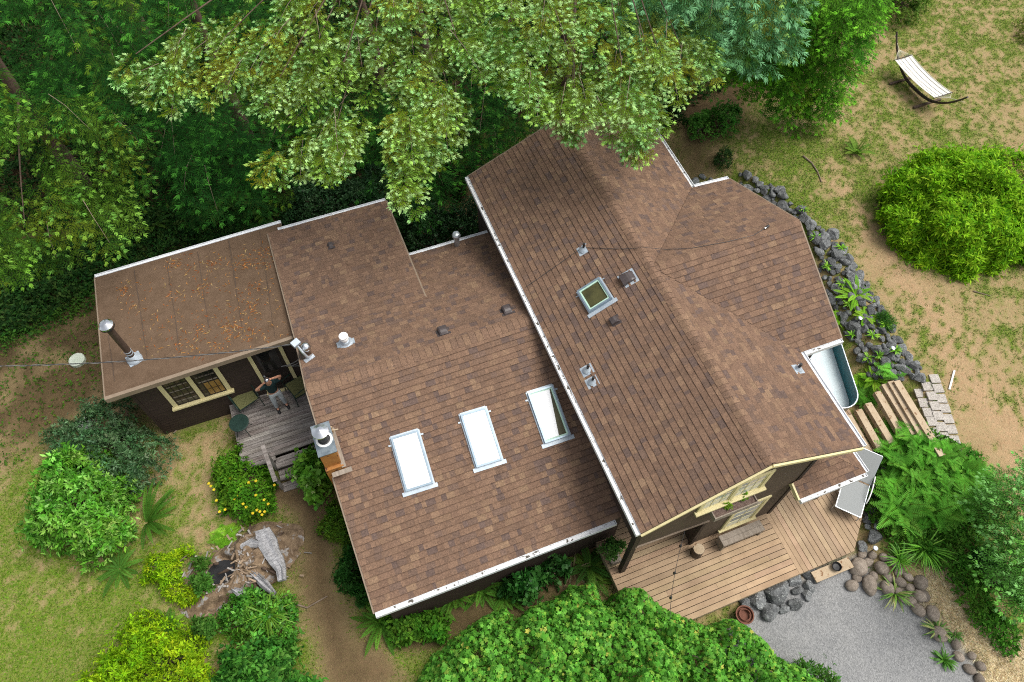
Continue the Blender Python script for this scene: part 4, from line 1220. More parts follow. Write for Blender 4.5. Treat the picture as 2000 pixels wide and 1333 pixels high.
for k, (x, y) in enumerate(PV):
    colm = 'right' if k in (0, 2, 5, 8, 11, 14, 17, 20, 21) else ('middle' if k in (1, 4, 7, 10, 13, 16, 19) else 'left')
    c_ = PST[colm] + pdv * cnt[colm] + np.append(rng.normal(size=2) * .008, 0); c_[2] = float(gz(c_[0], c_[1]))
    cnt[colm] += 1
    if pav is None:
        m = MB(); g = psz
        m.prism([(-g, -g, 0), (g, -g, 0), (g, g, 0), (-g, g, 0)], (0, 0, .05)); pav = m.build('paving_stone', MAT['paver']); o = pav
    else:
        o = pav.copy(); C.objects.link(o)
    o.location = (c_[0], c_[1], c_[2] - .005); o.rotation_euler = (0, 0, pang + R_(1.8 * rng.normal()))
    tag(o, 'square pebbled paving stone, %s from the top in the %s column' % (ROWN[cnt[colm] - 1], colm), 'paver', 'pebbled paving stones above the steps')
def lid(px, py, r, label):
    c_ = gat(px, py)
    m = MB(); m.lathe([(r, -.03), (r, .11), (r - .03, .125), (r - .06, .122), (.03, .13), (0, .13)], (0, 0, 0), n=30)
    o = m.build('tank_lid', MAT['lid']); o.location = c_; tag(o, label, 'lid', 'pale round tank lids')
lid(153, 706, .235, 'pale round tank lid in bare soil left of the annex')
lid(166, 832, .235, 'pale round tank lid half covered by the grey green shrub')

# hammock and stand
zg = .9
A_ = at(1751, 63, zg + 1.30); B_ = at(1887, 195, zg + 1.20)
mid0 = (A_ + B_) / 2
d_ = nrm((B_ - A_) * [1, 1, 0]); Lh = np.linalg.norm((B_ - A_)[:2]) / 2; s_ = np.array([-d_[1], d_[0], 0])
gc = gz(mid0[0], mid0[1])
t = thing('hammock_stand', 'dark curved wooden hammock stand on the dry lawn', 'stand', (mid0[0], mid0[1], gc))
H_ = lambda a, b, z: mid0 * [1, 1, 0] + d_ * a * Lh + s_ * b + np.array([0, 0, z])
m = MB()
K = 22
pts = []
for i in range(K + 1):
    a_ = -1 + 2 * i / K
    z = gc + .10 + 1.20 * (abs(a_) ** 2.6)
    pts.append(H_(a_, 0, z))
for off in (0, .05):
    rad = [.040 if 5 < i < 17 else .034 for i in range(K + 1)]
    q = [p + np.array([0, 0, off * (1 - abs(-1 + 2 * i / K))]) for i, p in enumerate(pts)]
    m.tube(q, rad, 8)
m.build('arc', MAT['hamwood'], t)
for a_ in (-.36, .36):
    m = MB(); m.bar(H_(a_, -.62, gc + .04), H_(a_, .62, gc + .04), .08, .07); m.build('foot', MAT['bark'], t)
h = thing('hammock', 'cream canvas hammock with spreader bars hung in its stand', 'hammock', (mid0[0], mid0[1], gc + .6))
def bedz(a_): return gc + .62 + .28 * a_ * a_
ab = np.linspace(-.60, .56, 14); bb = np.linspace(-.38, .38, 9)
m = MB(); vs = []; fs = []
for i, a_ in enumerate(ab):
    for j, b_ in enumerate(bb):
        vs.append(H_(a_, b_, bedz(a_) + .06 * (b_ / .38) ** 2 - .05))
n9 = len(bb)
for i in range(len(ab) - 1):
    for j in range(n9 - 1):
        fs.append((i * n9 + j, i * n9 + j + 1, (i + 1) * n9 + j + 1, (i + 1) * n9 + j))
m.add(vs, fs); bedo = m.build('bed', MAT['hamcloth'], h, smooth=True)
m = MB()
for b_ in (-.24, -.08, .09, .26):
    m.tube([H_(a_, b_, bedz(a_) + .06 * (b_ / .38) ** 2 - .046) for a_ in ab], .008, 4)
m.build('stripe', MAT['greywood'], h)
for a_, e in ((-.60, A_), (.56, B_)):
    m = MB(); m.tube([H_(a_, -.42, bedz(a_)), H_(a_, .42, bedz(a_))], .018, 6); m.build('spreader_bar', MAT['hamwood'], h)
    m = MB()
    knot = H_(a_ * 1.28, 0, bedz(a_) + .12)
    for b_ in np.linspace(-.38, .38, 11): m.tube([H_(a_, b_, bedz(a_)), knot], .006, 4)
    m.tube([knot, e - np.array([0, 0, .12])], .009, 5); m.build('rope', MAT['rope'], h)
m = MB()
for b_, mt in ((-.385, 0), (.385, 0)): m.tube([H_(a_, b_, bedz(a_) + .015) for a_ in ab], .014, 5)
m.build('edge_cord', MAT['rope'], h)

# overhead cable to the mast
c0_ = at(-60, 716, MAST[2] + .5)
m = MB(); cm = MB()
N_ = 160
for s in range(2):
    pts = []
    for i in range(N_ + 1):
        tt = i / N_
        p = c0_ + (MAST - c0_) * tt + np.array([0, 0, -.25 * 4 * tt * (1 - tt)])
        a_ = i * .55 + s * math.pi
        pts.append(p + np.array([0, math.cos(a_), math.sin(a_)]) * .012)
    (m if s == 0 else cm).tube(pts, .0085, 5)
cb = thing('power_cable', 'twisted overhead power cable running left from the roof mast', 'cable', MAST)
m.build('black_wire', MAT['cable'], cb); cm.build('bare_wire', MAT['alucable'], cb)
# thin roof wire with a lamp at its end, and the bulb string over the deck
def surf(px, py, P0, n): return onp(px, py, P0, n) + nrm(n) * .035
w1 = [surf(1028, 562, Pridge, nL), surf(1080, 526, Pridge, nL), surf(1138, 485, Pridge, nL), surf(1210, 488, Pridge, nL), surf(1262, 488, Pridge, nL) + [0, 0, .05]]
w2 = [onp(1300, 490, [0, ym, zR], nCb) + [0, 0, .05], onp(1350, 487, [0, ym, zR], nCb) + [0, 0, .04], onp(1420, 475, [0, ym, zR], nCb) + [0, 0, .05], onp(1470, 463, [0, ym, zR], nCb) + [0, 0, .06], onp(1494, 449, [0, ym, zR], nCb) + [0, 0, .07]]
t = thing('roof_wire', 'thin dark wire strung over the main roof ridge', 'wire', w1[2])
m = MB(); m.tube(w1 + w2, .007, 5); m.build('wire', MAT['cable'], t)
e = w2[-1]; m = MB(); m.tube([e, e + np.array([.10, .03, .01])], .035, 8); m.build('lamp_socket', MAT['black'], t)
m = MB(); m.tube([e - [.04, .01, 0], e], .028, 8); m.build('lamp_collar', MAT['chrome'], t)
a_, b_ = at(1338, 1036, 2.2), at(1310, 1180, 2.35)
t = thing('string_lights', 'thin cable of dark bulbs hanging across the front deck', 'string lights', (*((a_ + b_) / 2)[:2], 2))
wp = [a_ + (b_ - a_) * f + np.array([0, 0, -.3 * 4 * f * (1 - f)]) for f in np.linspace(0, 1.25, 22)]
m = MB(); m.tube(wp, .006, 5); m.build('wire', MAT['cable'], t)
for i in (3, 9, 15):
    m = MB(); m.lathe([(.02, 0), (.022, -.05), (.035, -.08), (.035, -.11), (0, -.13)], wp[i], n=10); m.build('bulb', MAT['black'], t)
# white stick and fallen branches
a_, b_ = gat(1863, 725), gat(1853, 762)
m = MB(); m.bar(a_ + [0, 0, .03], b_ + [0, 0, .03], .05, .03); o = m.build('white_stake', MAT['sandal']); tag(o, 'white wooden stake lying on the bare soil', 'stake')
def stick(pxs, r, label, dz=.03):
    pts = [gat(*p) + [0, 0, dz] for p in pxs]
    m = MB(); m.tube(pts, [r * (1 - .5 * i / (len(pts) - 1)) for i in range(len(pts))], 6)
    o = m.build('fallen_branch', MAT['twig']); tag(o, label, 'branch', 'fallen branches on the ground')
stick([(1568, 306), (1585, 320), (1597, 338), (1604, 357)], .035, 'bleached fallen branch on the dry lawn above the rock border')
stick([(575, 1180), (600, 1188), (640, 1165)], .03, 'thin grey root branch trailing from the old stump')
stick([(0, 655), (20, 640), (33, 630)], .07, 'short grey log at the far left edge of the soil')
stick([(308, 418), (330, 398)], .05, 'broken brown branch in the undergrowth behind the annex')
stick([(1900, 570), (1935, 580)], .02, 'thin twig on the grass below the round bush')
stick([(340, 848), (357, 826)], .025, 'short dark pipe of wood leaning by the annex wall')

# ------------------------------------------------------------------ rocks
def rockmesh(name, seed, mat, rounded=False, flat=.75):
    g = np.random.default_rng(seed)
    import bmesh
    bm = bmesh.new()
    bmesh.ops.create_icosphere(bm, subdivisions=3, radius=1.0)
    pl = [(nrm(g.normal(size=3)), g.uniform(.50, .88)) for _ in range(10)]
    for v in bm.verts:
        d = nrm(np.array(v.co))
        r = 1.0
        if rounded:
            r = .86 + .2 * (vnoise(d[None] * 1.5 + seed, 1.0, seed)[0] - .3) + .05 * vnoise(d[None], 5.0, seed)[0]
        else:
            for n, k in pl:
                c = d @ n
                if c > 1e-3: r = min(r, k / c)
            r = r * (.97 + .07 * vnoise(d[None], 5.0, seed)[0])
        v.co = Vector(d * r * [1, .82, flat])
    me = bpy.data.meshes.new(name); bm.to_mesh(me); bm.free(); me.materials.append(mat)
    if rounded: me.polygons.foreach_set('use_smooth', [True] * len(me.polygons))
    me.update()
    return me
RB = [rockmesh('boulder', 100 + i, MAT['rock']) for i in range(8)]
RC = [rockmesh('cobble', 200 + i, MAT['cobble'], True, .7) for i in range(6)]
def scatter_rocks(px, n, rmin, rmax, meshes, name, label, group, seed, zoff=.25, gap=.82):
    g = np.random.default_rng(seed)
    lo, hi = np.min(px, 0), np.max(px, 0)
    placed = []
    tries = 0
    while len(placed) < n and tries < 6000:
        tries += 1
        q = lo + g.random(2) * (hi - lo)
        if not inpoly(q[None], px)[0]: continue
        P = gat(*q)
        r = rmin + (rmax - rmin) * g.random() ** 1.6
        if any(math.hypot(P[0] - a[0], P[1] - a[1]) < (r + a[2]) * gap for a in placed): continue
        placed.append((P[0], P[1], r))
        o = bpy.data.objects.new(name, meshes[int(g.integers(len(meshes)))]); C.objects.link(o)
        o.location = (P[0], P[1], P[2] + r * zoff); s = r * g.uniform(.9, 1.15)
        o.scale = (s * g.uniform(.9, 1.2), s, s * g.uniform(.8, 1.1)); o.rotation_euler = (g.normal() * .2, g.normal() * .2, g.random() * 6.28)
        tag(o, label, 'rock', group)
scatter_rocks([(1420, 352), (1450, 338), (1530, 375), (1578, 425), (1640, 470), (1680, 540), (1725, 600), (1752, 660), (1795, 715), (1800, 745), (1765, 745), (1700, 740), (1670, 680), (1640, 640), (1610, 560), (1570, 440), (1500, 395), (1440, 365)], 250, .10, .27, RB, 'boulder',
              'dark blue grey rock in the border between cross gable and dry lawn', 'dark rocks beside the cross gable', 31, gap=.50)
scatter_rocks([(1700, 890), (1722, 900), (1735, 960), (1712, 1040), (1700, 1075), (1680, 1085), (1690, 1000)], 50, .13, .30, RB, 'boulder',
              'dark rock between the deck edge and the fern bank', 'dark rocks along the deck edge', 32, gap=.62)
scatter_rocks([(1450, 1175), (1480, 1160), (1545, 1130), (1580, 1118), (1590, 1135), (1575, 1175), (1520, 1195), (1460, 1200)], 30, .18, .42, RB, 'boulder',
              'grey angular rock under the front deck edge by the gravel', 'grey rocks under the front deck', 33, gap=.62)
scatter_rocks([(1672, 1085), (1715, 1078), (1750, 1090), (1760, 1120), (1800, 1140), (1812, 1175), (1770, 1180), (1700, 1150), (1660, 1150)], 40, .13, .40, RC, 'cobble',
              'rounded brown cobble beside the gravel and the strappy plant', 'rounded cobbles beside the gravel', 34, gap=.66)
scatter_rocks([(1790, 1160), (1805, 1165), (1840, 1222), (1885, 1268), (1915, 1300), (1910, 1335), (1890, 1312), (1838, 1250), (1790, 1190)], 24, .14, .28, RC, 'cobble',
              'brown edging stone between the gravel and the straw path', 'edging stones along the straw path', 35)
scatter_rocks([(1345, 345), (1420, 348), (1410, 362), (1360, 378)], 6, .12, .2, RB, 'boulder', 'grey rock in the corner behind the cross gable gutter', 'rocks in the gutter corner', 36)
for k, (x, y, lb) in enumerate([(1672, 633, 'small solar light among the rocks by the ferns'), (1735, 691, 'small solar light among the rocks near the tub'), (1700, 1078, 'small solar light beside the deck corner rocks')]):
    c_ = gat(x, y); 
    t = thing('garden_light', lb, 'garden light', c_, 0, 'solar garden lights')
    m = MB(); m.tube([(0, 0, 0), (0, 0, .30)], .012, 6); m.build('stake', MAT['black'], t, world=False)
    m = MB(); m.lathe([(.03, .28), (.065, .31), (.065, .335), (.04, .345), (0, .346)], (0, 0, 0), n=16); m.build('lamp_head', MAT['steel'], t, world=False)

# ------------------------------------------------------------------ old stump
c_ = gat(470, 1115)
t = thing('tree_stump', 'huge rotten hollow tree stump with mossy ragged sides', 'stump', c_)
nr, na = 44, 150
vs = []; fs = []
for i in range(nr):
    f = i / (nr - 1)
    for k in range(na):
        a_ = 2 * math.pi * k / na
        rad = (1.30 + .35 * math.sin(2 * a_ + .6) + .25 * vnoise(np.array([[math.cos(a_), math.sin(a_)]]), 2.4, 9)[0]) 
        r = .06 + f * rad
        x, y = r * math.cos(a_), r * math.sin(a_) * .72
        rd = float(vnoise(np.array([[a_ * 2.0 if a_ < 3.1 else (6.283 - a_) * 2.0, f * 1.5]]), 2.2, 4)[0])
        ht = .42 * (1 - sstep((f - .40) / .60)) + .24 * (rd - .4) * (1 - abs(f - .5))
        ht += (.30 * (fbm(np.array([[x, y]]), 3.2, 12, 5)[0] - .5) + .22 * abs(fbm(np.array([[a_ * 1.2, f * .8]]), 3.0, 19, 3)[0] - .5)) * (1 - f ** 3)
        hole = math.exp(-(((x + .45) / .42) ** 2 + ((y - .12) / .34) ** 2) ** 2)
        hole2 = math.exp(-(((x + .55) / .40) ** 2 + ((y + .85) / .22) ** 2) ** 2)
        ht -= .75 * hole + .45 * hole2
        vs.append((x, y, max(ht, .05 if f < .9 else -.1)))
for i in range(nr - 1):
    for k in range(na): fs.append((i * na + k, i * na + (k + 1) % na, (i + 1) * na + (k + 1) % na, (i + 1) * na + k))
fs.append(tuple(range(na))[::-1])
m = MB(); m.add(vs, fs); m.build('stump_body', MAT['stump'], t, smooth=True, world=False)
for k in range(16):
    m = MB()
    a_ = rng.random() * 6.28; r = rng.uniform(.35, 1.2)
    x, y = r * math.cos(a_) + .35, r * math.sin(a_) * .7
    p = np.array([x, y, .45 - .18 * r]); d = np.array([math.cos(a_), math.sin(a_) * .7, -.25]) * rng.uniform(.15, .5)
    m.tube([p, p + d * .5 + [0, 0, rng.normal() * .03], p + d], [.035, .045, .015], 6)
    m.build('splinter', MAT['bark'], t, smooth=True, world=False)
def chunk(pxs, z, wds, name, mat, thick=.10):
    m = MB(); P = [at(x, y, z + c_[2]) - c_ for x, y in pxs]
    n = len(P); vs = []; fs = []
    for i, p in enumerate(P):
        d = nrm((P[min(i + 1, n - 1)] - P[max(i - 1, 0)]) * [1, 1, 0]); s = np.array([-d[1], d[0], 0])
        for b, dz in ((-1, -thick), (-.95, 0), (-.45, .05), (.1, .02), (.5, .06), (.95, -.01), (1, -thick)):
            vs.append(p + s * b * wds[i] + np.array([0, 0, dz + rng.normal() * .02]))
    for i in range(n - 1):
        for j in range(6): fs.append((i * 7 + j, i * 7 + j + 1, (i + 1) * 7 + j + 1, (i + 1) * 7 + j))
    fs.append(tuple(range(7))); fs.append(tuple((n - 1) * 7 + j for j in range(6, -1, -1)))
    m.add(vs, fs); return m.build(name, mat, t, smooth=False, world=False)
m = MB(); m.lathe([(.30, .07), (.0, .072)], (-.45, .12, 0), n=20, sx=1.25); m.build('hollow', MAT['black'], t, world=False)  # black disc laid in the hole as its painted shade
m = MB()
for k in range(230):
    a_ = rng.random() * 6.28; r = rng.uniform(.1, 1.75)
    x, y = r * math.cos(a_), r * math.sin(a_) * .75
    if ((x + .45) / .45) ** 2 + ((y - .12) / .36) ** 2 < 1: continue
    z = .42 * (1 - float(sstep((r / 1.55 - .40) / .60))) + .06
    b_ = rng.random() * 6.28; L_ = rng.uniform(.05, .24)
    d = np.array([math.cos(b_), math.sin(b_), rng.normal() * .25]) * L_
    p = np.array([x, y, z])
    f = rng.uniform(.5, 1.3); m.col = (.30 * f, .22 * f, .15 * f) if rng.random() < .6 else (.33 * f, .31 * f, .29 * f)
    m.bar(p, p + d, rng.uniform(.015, .05), rng.uniform(.01, .03))
m.col = (1, 1, 1)
o = m.build('wood_chips', pmat('wood_chip', (.7, .7, .7), (1.1, 1.1, 1.1), 9, .9, attr=True), t, world=False); o['kind'] = 'stuff'
chunk([(500, 1045), (515, 1043), (522, 1060), (530, 1080), (540, 1095), (548, 1112), (550, 1134)], .55, [.10, .22, .25, .2, .19, .13, .10], 'bleached_slab', MAT['slab'])
chunk([(470, 1068), (490, 1060), (505, 1064)], .5, [.08, .13, .08], 'bleached_slab', MAT['slab'])
chunk([(490, 1118), (515, 1140), (535, 1160)], .42, [.06, .12, .06], 'bleached_slab', MAT['slab'])
chunk([(455, 1150), (470, 1158), (485, 1175)], .42, [.06, .12, .05], 'bleached_slab', MAT['slab'])

# ------------------------------------------------------------------ foliage
def tang(N, g):
    R = g.normal(size=N.shape); R = R - N * np.sum(R * N, -1, keepdims=True)
    return nrm(R)
def kites(P, D, N, L, W, col, fold=.12, mid=.45):
    """one folded leaf per row: base, two shoulders, tip"""
    P = np.asarray(P, float); D = nrm(D); S = nrm(np.cross(D, N)); U = np.cross(S, D)
    L = np.broadcast_to(np.asarray(L, float), (len(P),))[:, None]; W = np.broadcast_to(np.asarray(W, float), (len(P),))[:, None]
    a = P; m_ = P + D * L * mid
    b = m_ + S * W * .5 + U * W * fold; c = P + D * L - U * L * .06; d = m_ - S * W * .5 + U * W * fold
    V = np.stack([a, b, c, d], 1).reshape(-1, 3)
    return V, np.repeat(np.asarray(col, float), 4, 0)
def palette(n, cols, g, jit=.12, wts=None):
    cols = np.array(cols, float)
    i = g.choice(len(cols), n, p=None if wts is None else np.array(wts, float) / sum(wts))
    c = cols[i] * (1 + jit * g.normal(size=(n, 1))) * (1 + .05 * g.normal(size=(n, 3)))
    return np.clip(c, .002, .9)
def emit(parts, name, mat, parent=None):
    V = np.concatenate([p[0] for p in parts]); Cc = np.concatenate([p[1] for p in parts])
    F = np.arange(len(V)).reshape(-1, 4)
    return bigmesh(name, V, F, Cc, mat, parent)
def rosettes(T, N, k, L, W, spread, cols, g, jit=.12, wts=None, fold=.14, lj=.38, tint=None, droop=0.0):
    n = len(T)
    P = np.repeat(T, k, 0); NN = np.repeat(nrm(N), k, 0)
    D = nrm(NN * g.uniform(.15, .9, (n * k, 1)) + tang(NN, g) * spread + np.array([0, 0, -droop]))
    col = palette(n, cols, g, jit, wts)
    if tint is not None: col = col * (tint[:, None] if tint.ndim == 1 else tint)
    col = np.repeat(col, k, 0) * (1 + .10 * g.normal(size=(n * k, 1)))
    LL = L * (1 + lj * g.normal(size=n * k)).clip(.5, 1.6)
    P = P + D * L * .1 + g.normal(size=P.shape) * L * .12
    return kites(P, D, NN + g.normal(size=NN.shape) * .25, LL, LL * W / L, np.clip(col, .002, .9), fold)
def stems(root, tips, r, mb, g, bend=.15):
    for t in tips:
        mid = (root + t) / 2 + g.normal(size=3) * bend * np.linalg.norm(t - root) * .5 + np.array([0, 0, .1])
        mb.tube(arc(root, t, mid, 6), list(np.linspace(r, r * .25, 6)), 5, caps=False)
def near(Q, Cn):
    d = np.empty(len(Q)); ix = np.empty(len(Q), int)
    for i in range(0, len(Q), 4000):
        D2 = ((Q[i:i + 4000, None, :] - Cn[None]) ** 2).sum(-1)
        ix[i:i + 4000] = D2.argmin(1); d[i:i + 4000] = np.sqrt(D2.min(1))
    return d, ix
def spaced(P, gap):
    keep = []
    for p in P:
        if all((p[0] - k[0]) ** 2 + (p[1] - k[1]) ** 2 + (0 if len(p) < 3 else (p[2] - k[2]) ** 2) > gap * gap for k in keep): keep.append(p)
    return np.array(keep)
def mound(name, label, cat, poly, H, n, k, L, W, cols, seed, wts=None, spread=1.0, mat='leaf', edge=.6, lumps=1.2, lampl=.45, jit=.12, base=None, group=None, depth=.35, part='foliage', kind=None, stem=6, droop=0., up=.8, slope=None, bl=None):
    """leafy mass over a ground polygon (world x, y): rises from its edge to height H with lumpy top"""
    g = np.random.default_rng(seed)
    poly = [p[:2] for p in poly]
    T2 = sample_poly(poly, n, g)
    if bl is None: bl = 0 if kind == 'stuff' else min(.42, .30 * H + .10)
    if bl:
        Cn = spaced(sample_poly(poly, 900, g), bl * 1.05); ch = g.uniform(.6, 1.15, len(Cn))
    def hh(Q):
        d = dpoly(Q, poly)
        e = np.sqrt(np.clip(d / edge, 0, 1) * (2 - np.clip(d / edge, 0, 1)))
        h = H * e * (1 - lampl + 2 * lampl * fbm(Q, lumps, seed, 3))
        if bl:
            dd, ix = near(Q, Cn)
            b_ = np.sqrt(np.clip(1 - (dd / (bl * .95)) ** 2, 0, 1))
            h = h * (.62 + .38 * b_ * ch[ix]) + bl * .55 * e * b_ * ch[ix] - bl * .2 * e
        if slope is not None: h = h * slope(Q)
        return h
    h = hh(T2)
    e_ = .06
    gx = (hh(T2 + [e_, 0]) - hh(T2 - [e_, 0])) / (2 * e_); gy = (hh(T2 + [0, e_]) - hh(T2 - [0, e_])) / (2 * e_)
    N = nrm(np.stack([-gx * .6, -gy * .6, np.full(n, up)], -1) + g.normal(size=(n, 3)) * .35)
    zg = gz(T2[:, 0], T2[:, 1]) if base is None else np.full(n, base)
    dz = depth * g.random(n) ** 1.5 * np.minimum(h, 1.2)
    T = np.stack([T2[:, 0], T2[:, 1], zg + np.maximum(h - dz, .02)], -1) + g.normal(size=(n, 3)) * .03
    if kind != 'stuff':
        wv = np.stack([fbm(T2, 2.3, seed + 11, 2) - .5, fbm(T2, 2.3, seed + 17, 2) - .5, np.zeros(n)], -1)
        T = T + wv * min(1.3 * edge, .55) * 1.4
        sh_ = g.random(n) < .09
        T = T + N * np.where(sh_, g.uniform(.05, .28, n) * min(1, H), 0)[:, None]
    t1 = fbm(T, 1.6, seed + 5, 3); t2_ = fbm(T, 2.6, seed + 9, 2)
    tint = (.72 + .56 * t1)[:, None] * np.stack([1 + .7 * (t2_ - .5), np.ones(n), 1 + .3 * (t2_ - .5)], -1)
    V = rosettes(T, N, k, L, W, spread, cols, g, jit, wts, tint=tint, droop=droop)
    ctr = np.array([np.mean([p[0] for p in poly]), np.mean([p[1] for p in poly])])
    zc = float(gz(*ctr)) if base is None else base
    if kind == 'stuff':
        o = emit([V], name, MAT[mat]); tag(o, label, cat, group, 'stuff'); return o
    t = thing(name, label, cat, (ctr[0], ctr[1], zc), 0, group)
    emit([V], part, MAT[mat], t)
    if stem:
        m = MB(); tips = T[g.choice(n, stem * 3)] - [0, 0, .05]
        stems(np.array([ctr[0], ctr[1], zc]), tips, .02 + .02 * H, m, g); m.build('stem', MAT['twig'], t)
    return t
def wp(px, z=0.0):
    return [at(x, y, z)[:2] for x, y in px]
def dome(name, label, cat, ctr, rx, ry, H, n, k, L, W, cols, seed, wts=None, spread=1.0, mat='leaf', jit=.12, rough=.25, lump=1.1, group=None, part='foliage', droop=.0, low=-.1, stem=8, rot=0.0):
    """rounded free-standing bush"""
    g = np.random.default_rng(seed)
    d = nrm(g.normal(size=(n * 2, 3))); d = d[d[:, 2] > low][:n]; n = len(d)
    r = 1 - rough + 2 * rough * (fbm(d * 1.0, lump * 2.2, seed, 3) - .2)
    inner = g.random(n) < .38
    R0 = np.array([rx, ry, H])
    bl = .42 * min(1.0, min(R0) / 1.4) + .08
    cd_ = nrm(g.normal(size=(1500, 3))); cd_ = cd_[cd_[:, 2] > low - .1]; cp = spaced(cd_ * R0, bl * 1.15)
    dd, ix = near(d * R0, cp); b_ = np.sqrt(np.clip(1 - (dd / (bl * 1.0)) ** 2, 0, 1)); chh = g.uniform(.5, 1.2, len(cp))
    r = r * (1 + (bl * .95 / np.mean(R0)) * (b_ * chh[ix] - .55))
    r = r * np.where(inner, g.uniform(.74, .96, n), g.uniform(.96, 1.03, n))
    c, s = math.cos(rot), math.sin(rot)
    r = np.where(g.random(n) < .07, r * g.uniform(1.03, 1.14, n), r)
    E_ = d * r[:, None] * np.array([rx, ry, H])
    E_ = np.stack([E_[:, 0] * c - E_[:, 1] * s, E_[:, 0] * s + E_[:, 1] * c, np.maximum(E_[:, 2], .03)], -1)
    T = np.asarray(ctr, float) + E_
    N = nrm(nrm(d / R0) + (d * R0 - cp[ix]) / bl * .8 + np.array([0, 0, .25]) + g.normal(size=(n, 3)) * .3)
    tint = .80 + .42 * fbm(T, 1.5, seed + 3, 3)
    t = thing(name, label, cat, ctr, 0, group)
    emit([rosettes(T, N, k, L, W, spread, cols, g, jit, wts, tint=tint, droop=droop)], part, MAT[mat], t)
    m = MB(); tips = T[g.choice(n, stem)] * .85 + np.asarray(ctr) * .15
    stems(np.asarray(ctr, float), tips, .03 + .015 * H, m, g); m.build('stem', MAT['twig'], t)
    return t

# --- redwood-like conifers: flat sprays of short fingers, pale at the young tips
def sprays(O, D, N, L, k, fl, fw, inner, tip, g, tipfrac=.35, jit=.12, twig=(.07, .06, .025)):
    n = len(O); D = nrm(D); S = nrm(np.cross(D, N)); U = np.cross(S, D)
    L = np.broadcast_to(np.asarray(L, float), (n,))
    inner = np.array(inner, float); tip = np.array(tip, float)
    bri = (1 + jit * g.normal(size=(n, 1)))
    parts = []
    pale = (g.random(n) < tipfrac + .18)
    # the twig itself
    parts.append(kites(O, D, U, L, np.full(n, .012), np.tile(np.array(twig), (n, 1)), 0, .5))
    for j in range(k):
        t = (j + .6) / (k + .3)
        for sg in (-1, 1):
            ang = R_(58 - 22 * t) + g.normal(size=n) * .12
            dd = D * np.cos(ang)[:, None] + S * (sg * np.sin(ang))[:, None] + U * (g.normal(size=n) * .16)[:, None] - np.array([0, 0, .10])
            P = O + D * (L * t)[:, None] - np.array([0, 0, 1]) * (L * t * t * .12)[:, None]
            f = np.clip((t - (1 - tipfrac)) / max(tipfrac, .01), 0, 1) * pale
            f = f * g.uniform(.6, 1.0, n)
            c = (inner[None] * (1 - f[:, None]) + tip[None] * f[:, None]) * bri
            ln = fl * (1.15 - .45 * t) * (1 + .2 * g.normal(size=n)).clip(.5, 1.5)
            parts.append(kites(P, dd, U, ln, fw * (.72 + .4 * f), c, .10, .55))
    f = (pale * g.uniform(.75, 1.0, n))[:, None]
    c = (inner[None] * (1 - f) + tip[None] * f) * bri
    P = O + D * (L * .90)[:, None] - np.array([0, 0, 1]) * (L * .10)[:, None]
    for a_, lf in ((0, 1.35), (.30, 1.2), (-.30, 1.2), (.62, 1.0), (-.62, 1.0)):
        dd = D * math.cos(a_) + S * math.sin(a_) + U * (g.normal(size=n) * .22 + .12)[:, None]
        parts.append(kites(P, dd, U, fl * lf * g.uniform(.75, 1.25, n), fw * (.50 + .22 * f[:, 0]), c * (1 + .14 * g.normal(size=(n, 1))), .16, .6))
    return parts
def boughs(C_, dirs, size, g, pal_in, pal_tip, fl=.11, fw=.034, k=4, nsec=7, sl=.30, droop=.35, tipfrac=.35, wscale=.62, jit=.14, twig=(.07, .06, .025)):
    """fans of side branchlets; C_ bough bases, dirs heading, size length"""
    O = []; D = []; N = []; L = []
    paths = []
    for c, d, s in zip(C_, dirs, size):
        d = nrm(d); S = nrm(np.cross(d, [0, 0, 1.])); U = np.cross(S, d)
        for i in range(nsec):
            t = (i + .5) / nsec
            base = c + d * s * t - np.array([0, 0, 1]) * droop * s * t * t
            for sg in (-1, 1):
                ln = s * wscale * (1 - .55 * t) * g.uniform(.6, 1.15)
                a = R_(g.uniform(40, 66))
                dd = nrm(d * math.cos(a) + S * sg * math.sin(a) + U * g.normal() * .12 - np.array([0, 0, droop * .5]))
                q = max(1, int(ln / (sl * .62)))
                for j in range(q):
                    u = (j + .3) / q
                    side = g.uniform(-.75, .75) if j < q - 1 else g.uniform(-.2, .2)
                    D.append(nrm(dd + np.cross(dd, U) * side)); O.append(base + dd * ln * u - np.array([0, 0, .15 * ln * u * u])); N.append(U + g.normal(size=3) * .22); L.append(sl * g.uniform(.75, 1.2))
        tipd = nrm(d - np.array([0, 0, 1]) * droop * 1.4)
        for side in (-.6, 0, .6):
            D.append(nrm(tipd + S * side)); O.append(c + d * s * .95 - np.array([0, 0, droop * s * .9])); N.append(U); L.append(sl * 1.1)
        paths.append([c - d * s * .25, c + d * s * .35 - np.array([0, 0, droop * s * .1]), c + d * s * .98 - np.array([0, 0, droop * s * .95])])
    O = np.array(O); D = np.array(D); N = np.array(N); L = np.array(L)
    out = []
    pin = np.array(pal_in, float); ptp = np.array(pal_tip, float)
    grp = g.integers(0, len(pin), len(O))
    # neighbours share a tone: choose by noise so that clumps read light and dark
    nv = fbm(O, .9, int(g.integers(1000)), 3)
    grp = np.clip(((nv - .25) / .5 * len(pin)).astype(int), 0, len(pin) - 1)
    for i in range(len(pin)):
        s_ = grp == i
        if s_.sum(): out += sprays(O[s_], D[s_], N[s_], L[s_], k, fl, fw, pin[i], ptp[i], g, tipfrac, jit, twig)
    return out, paths
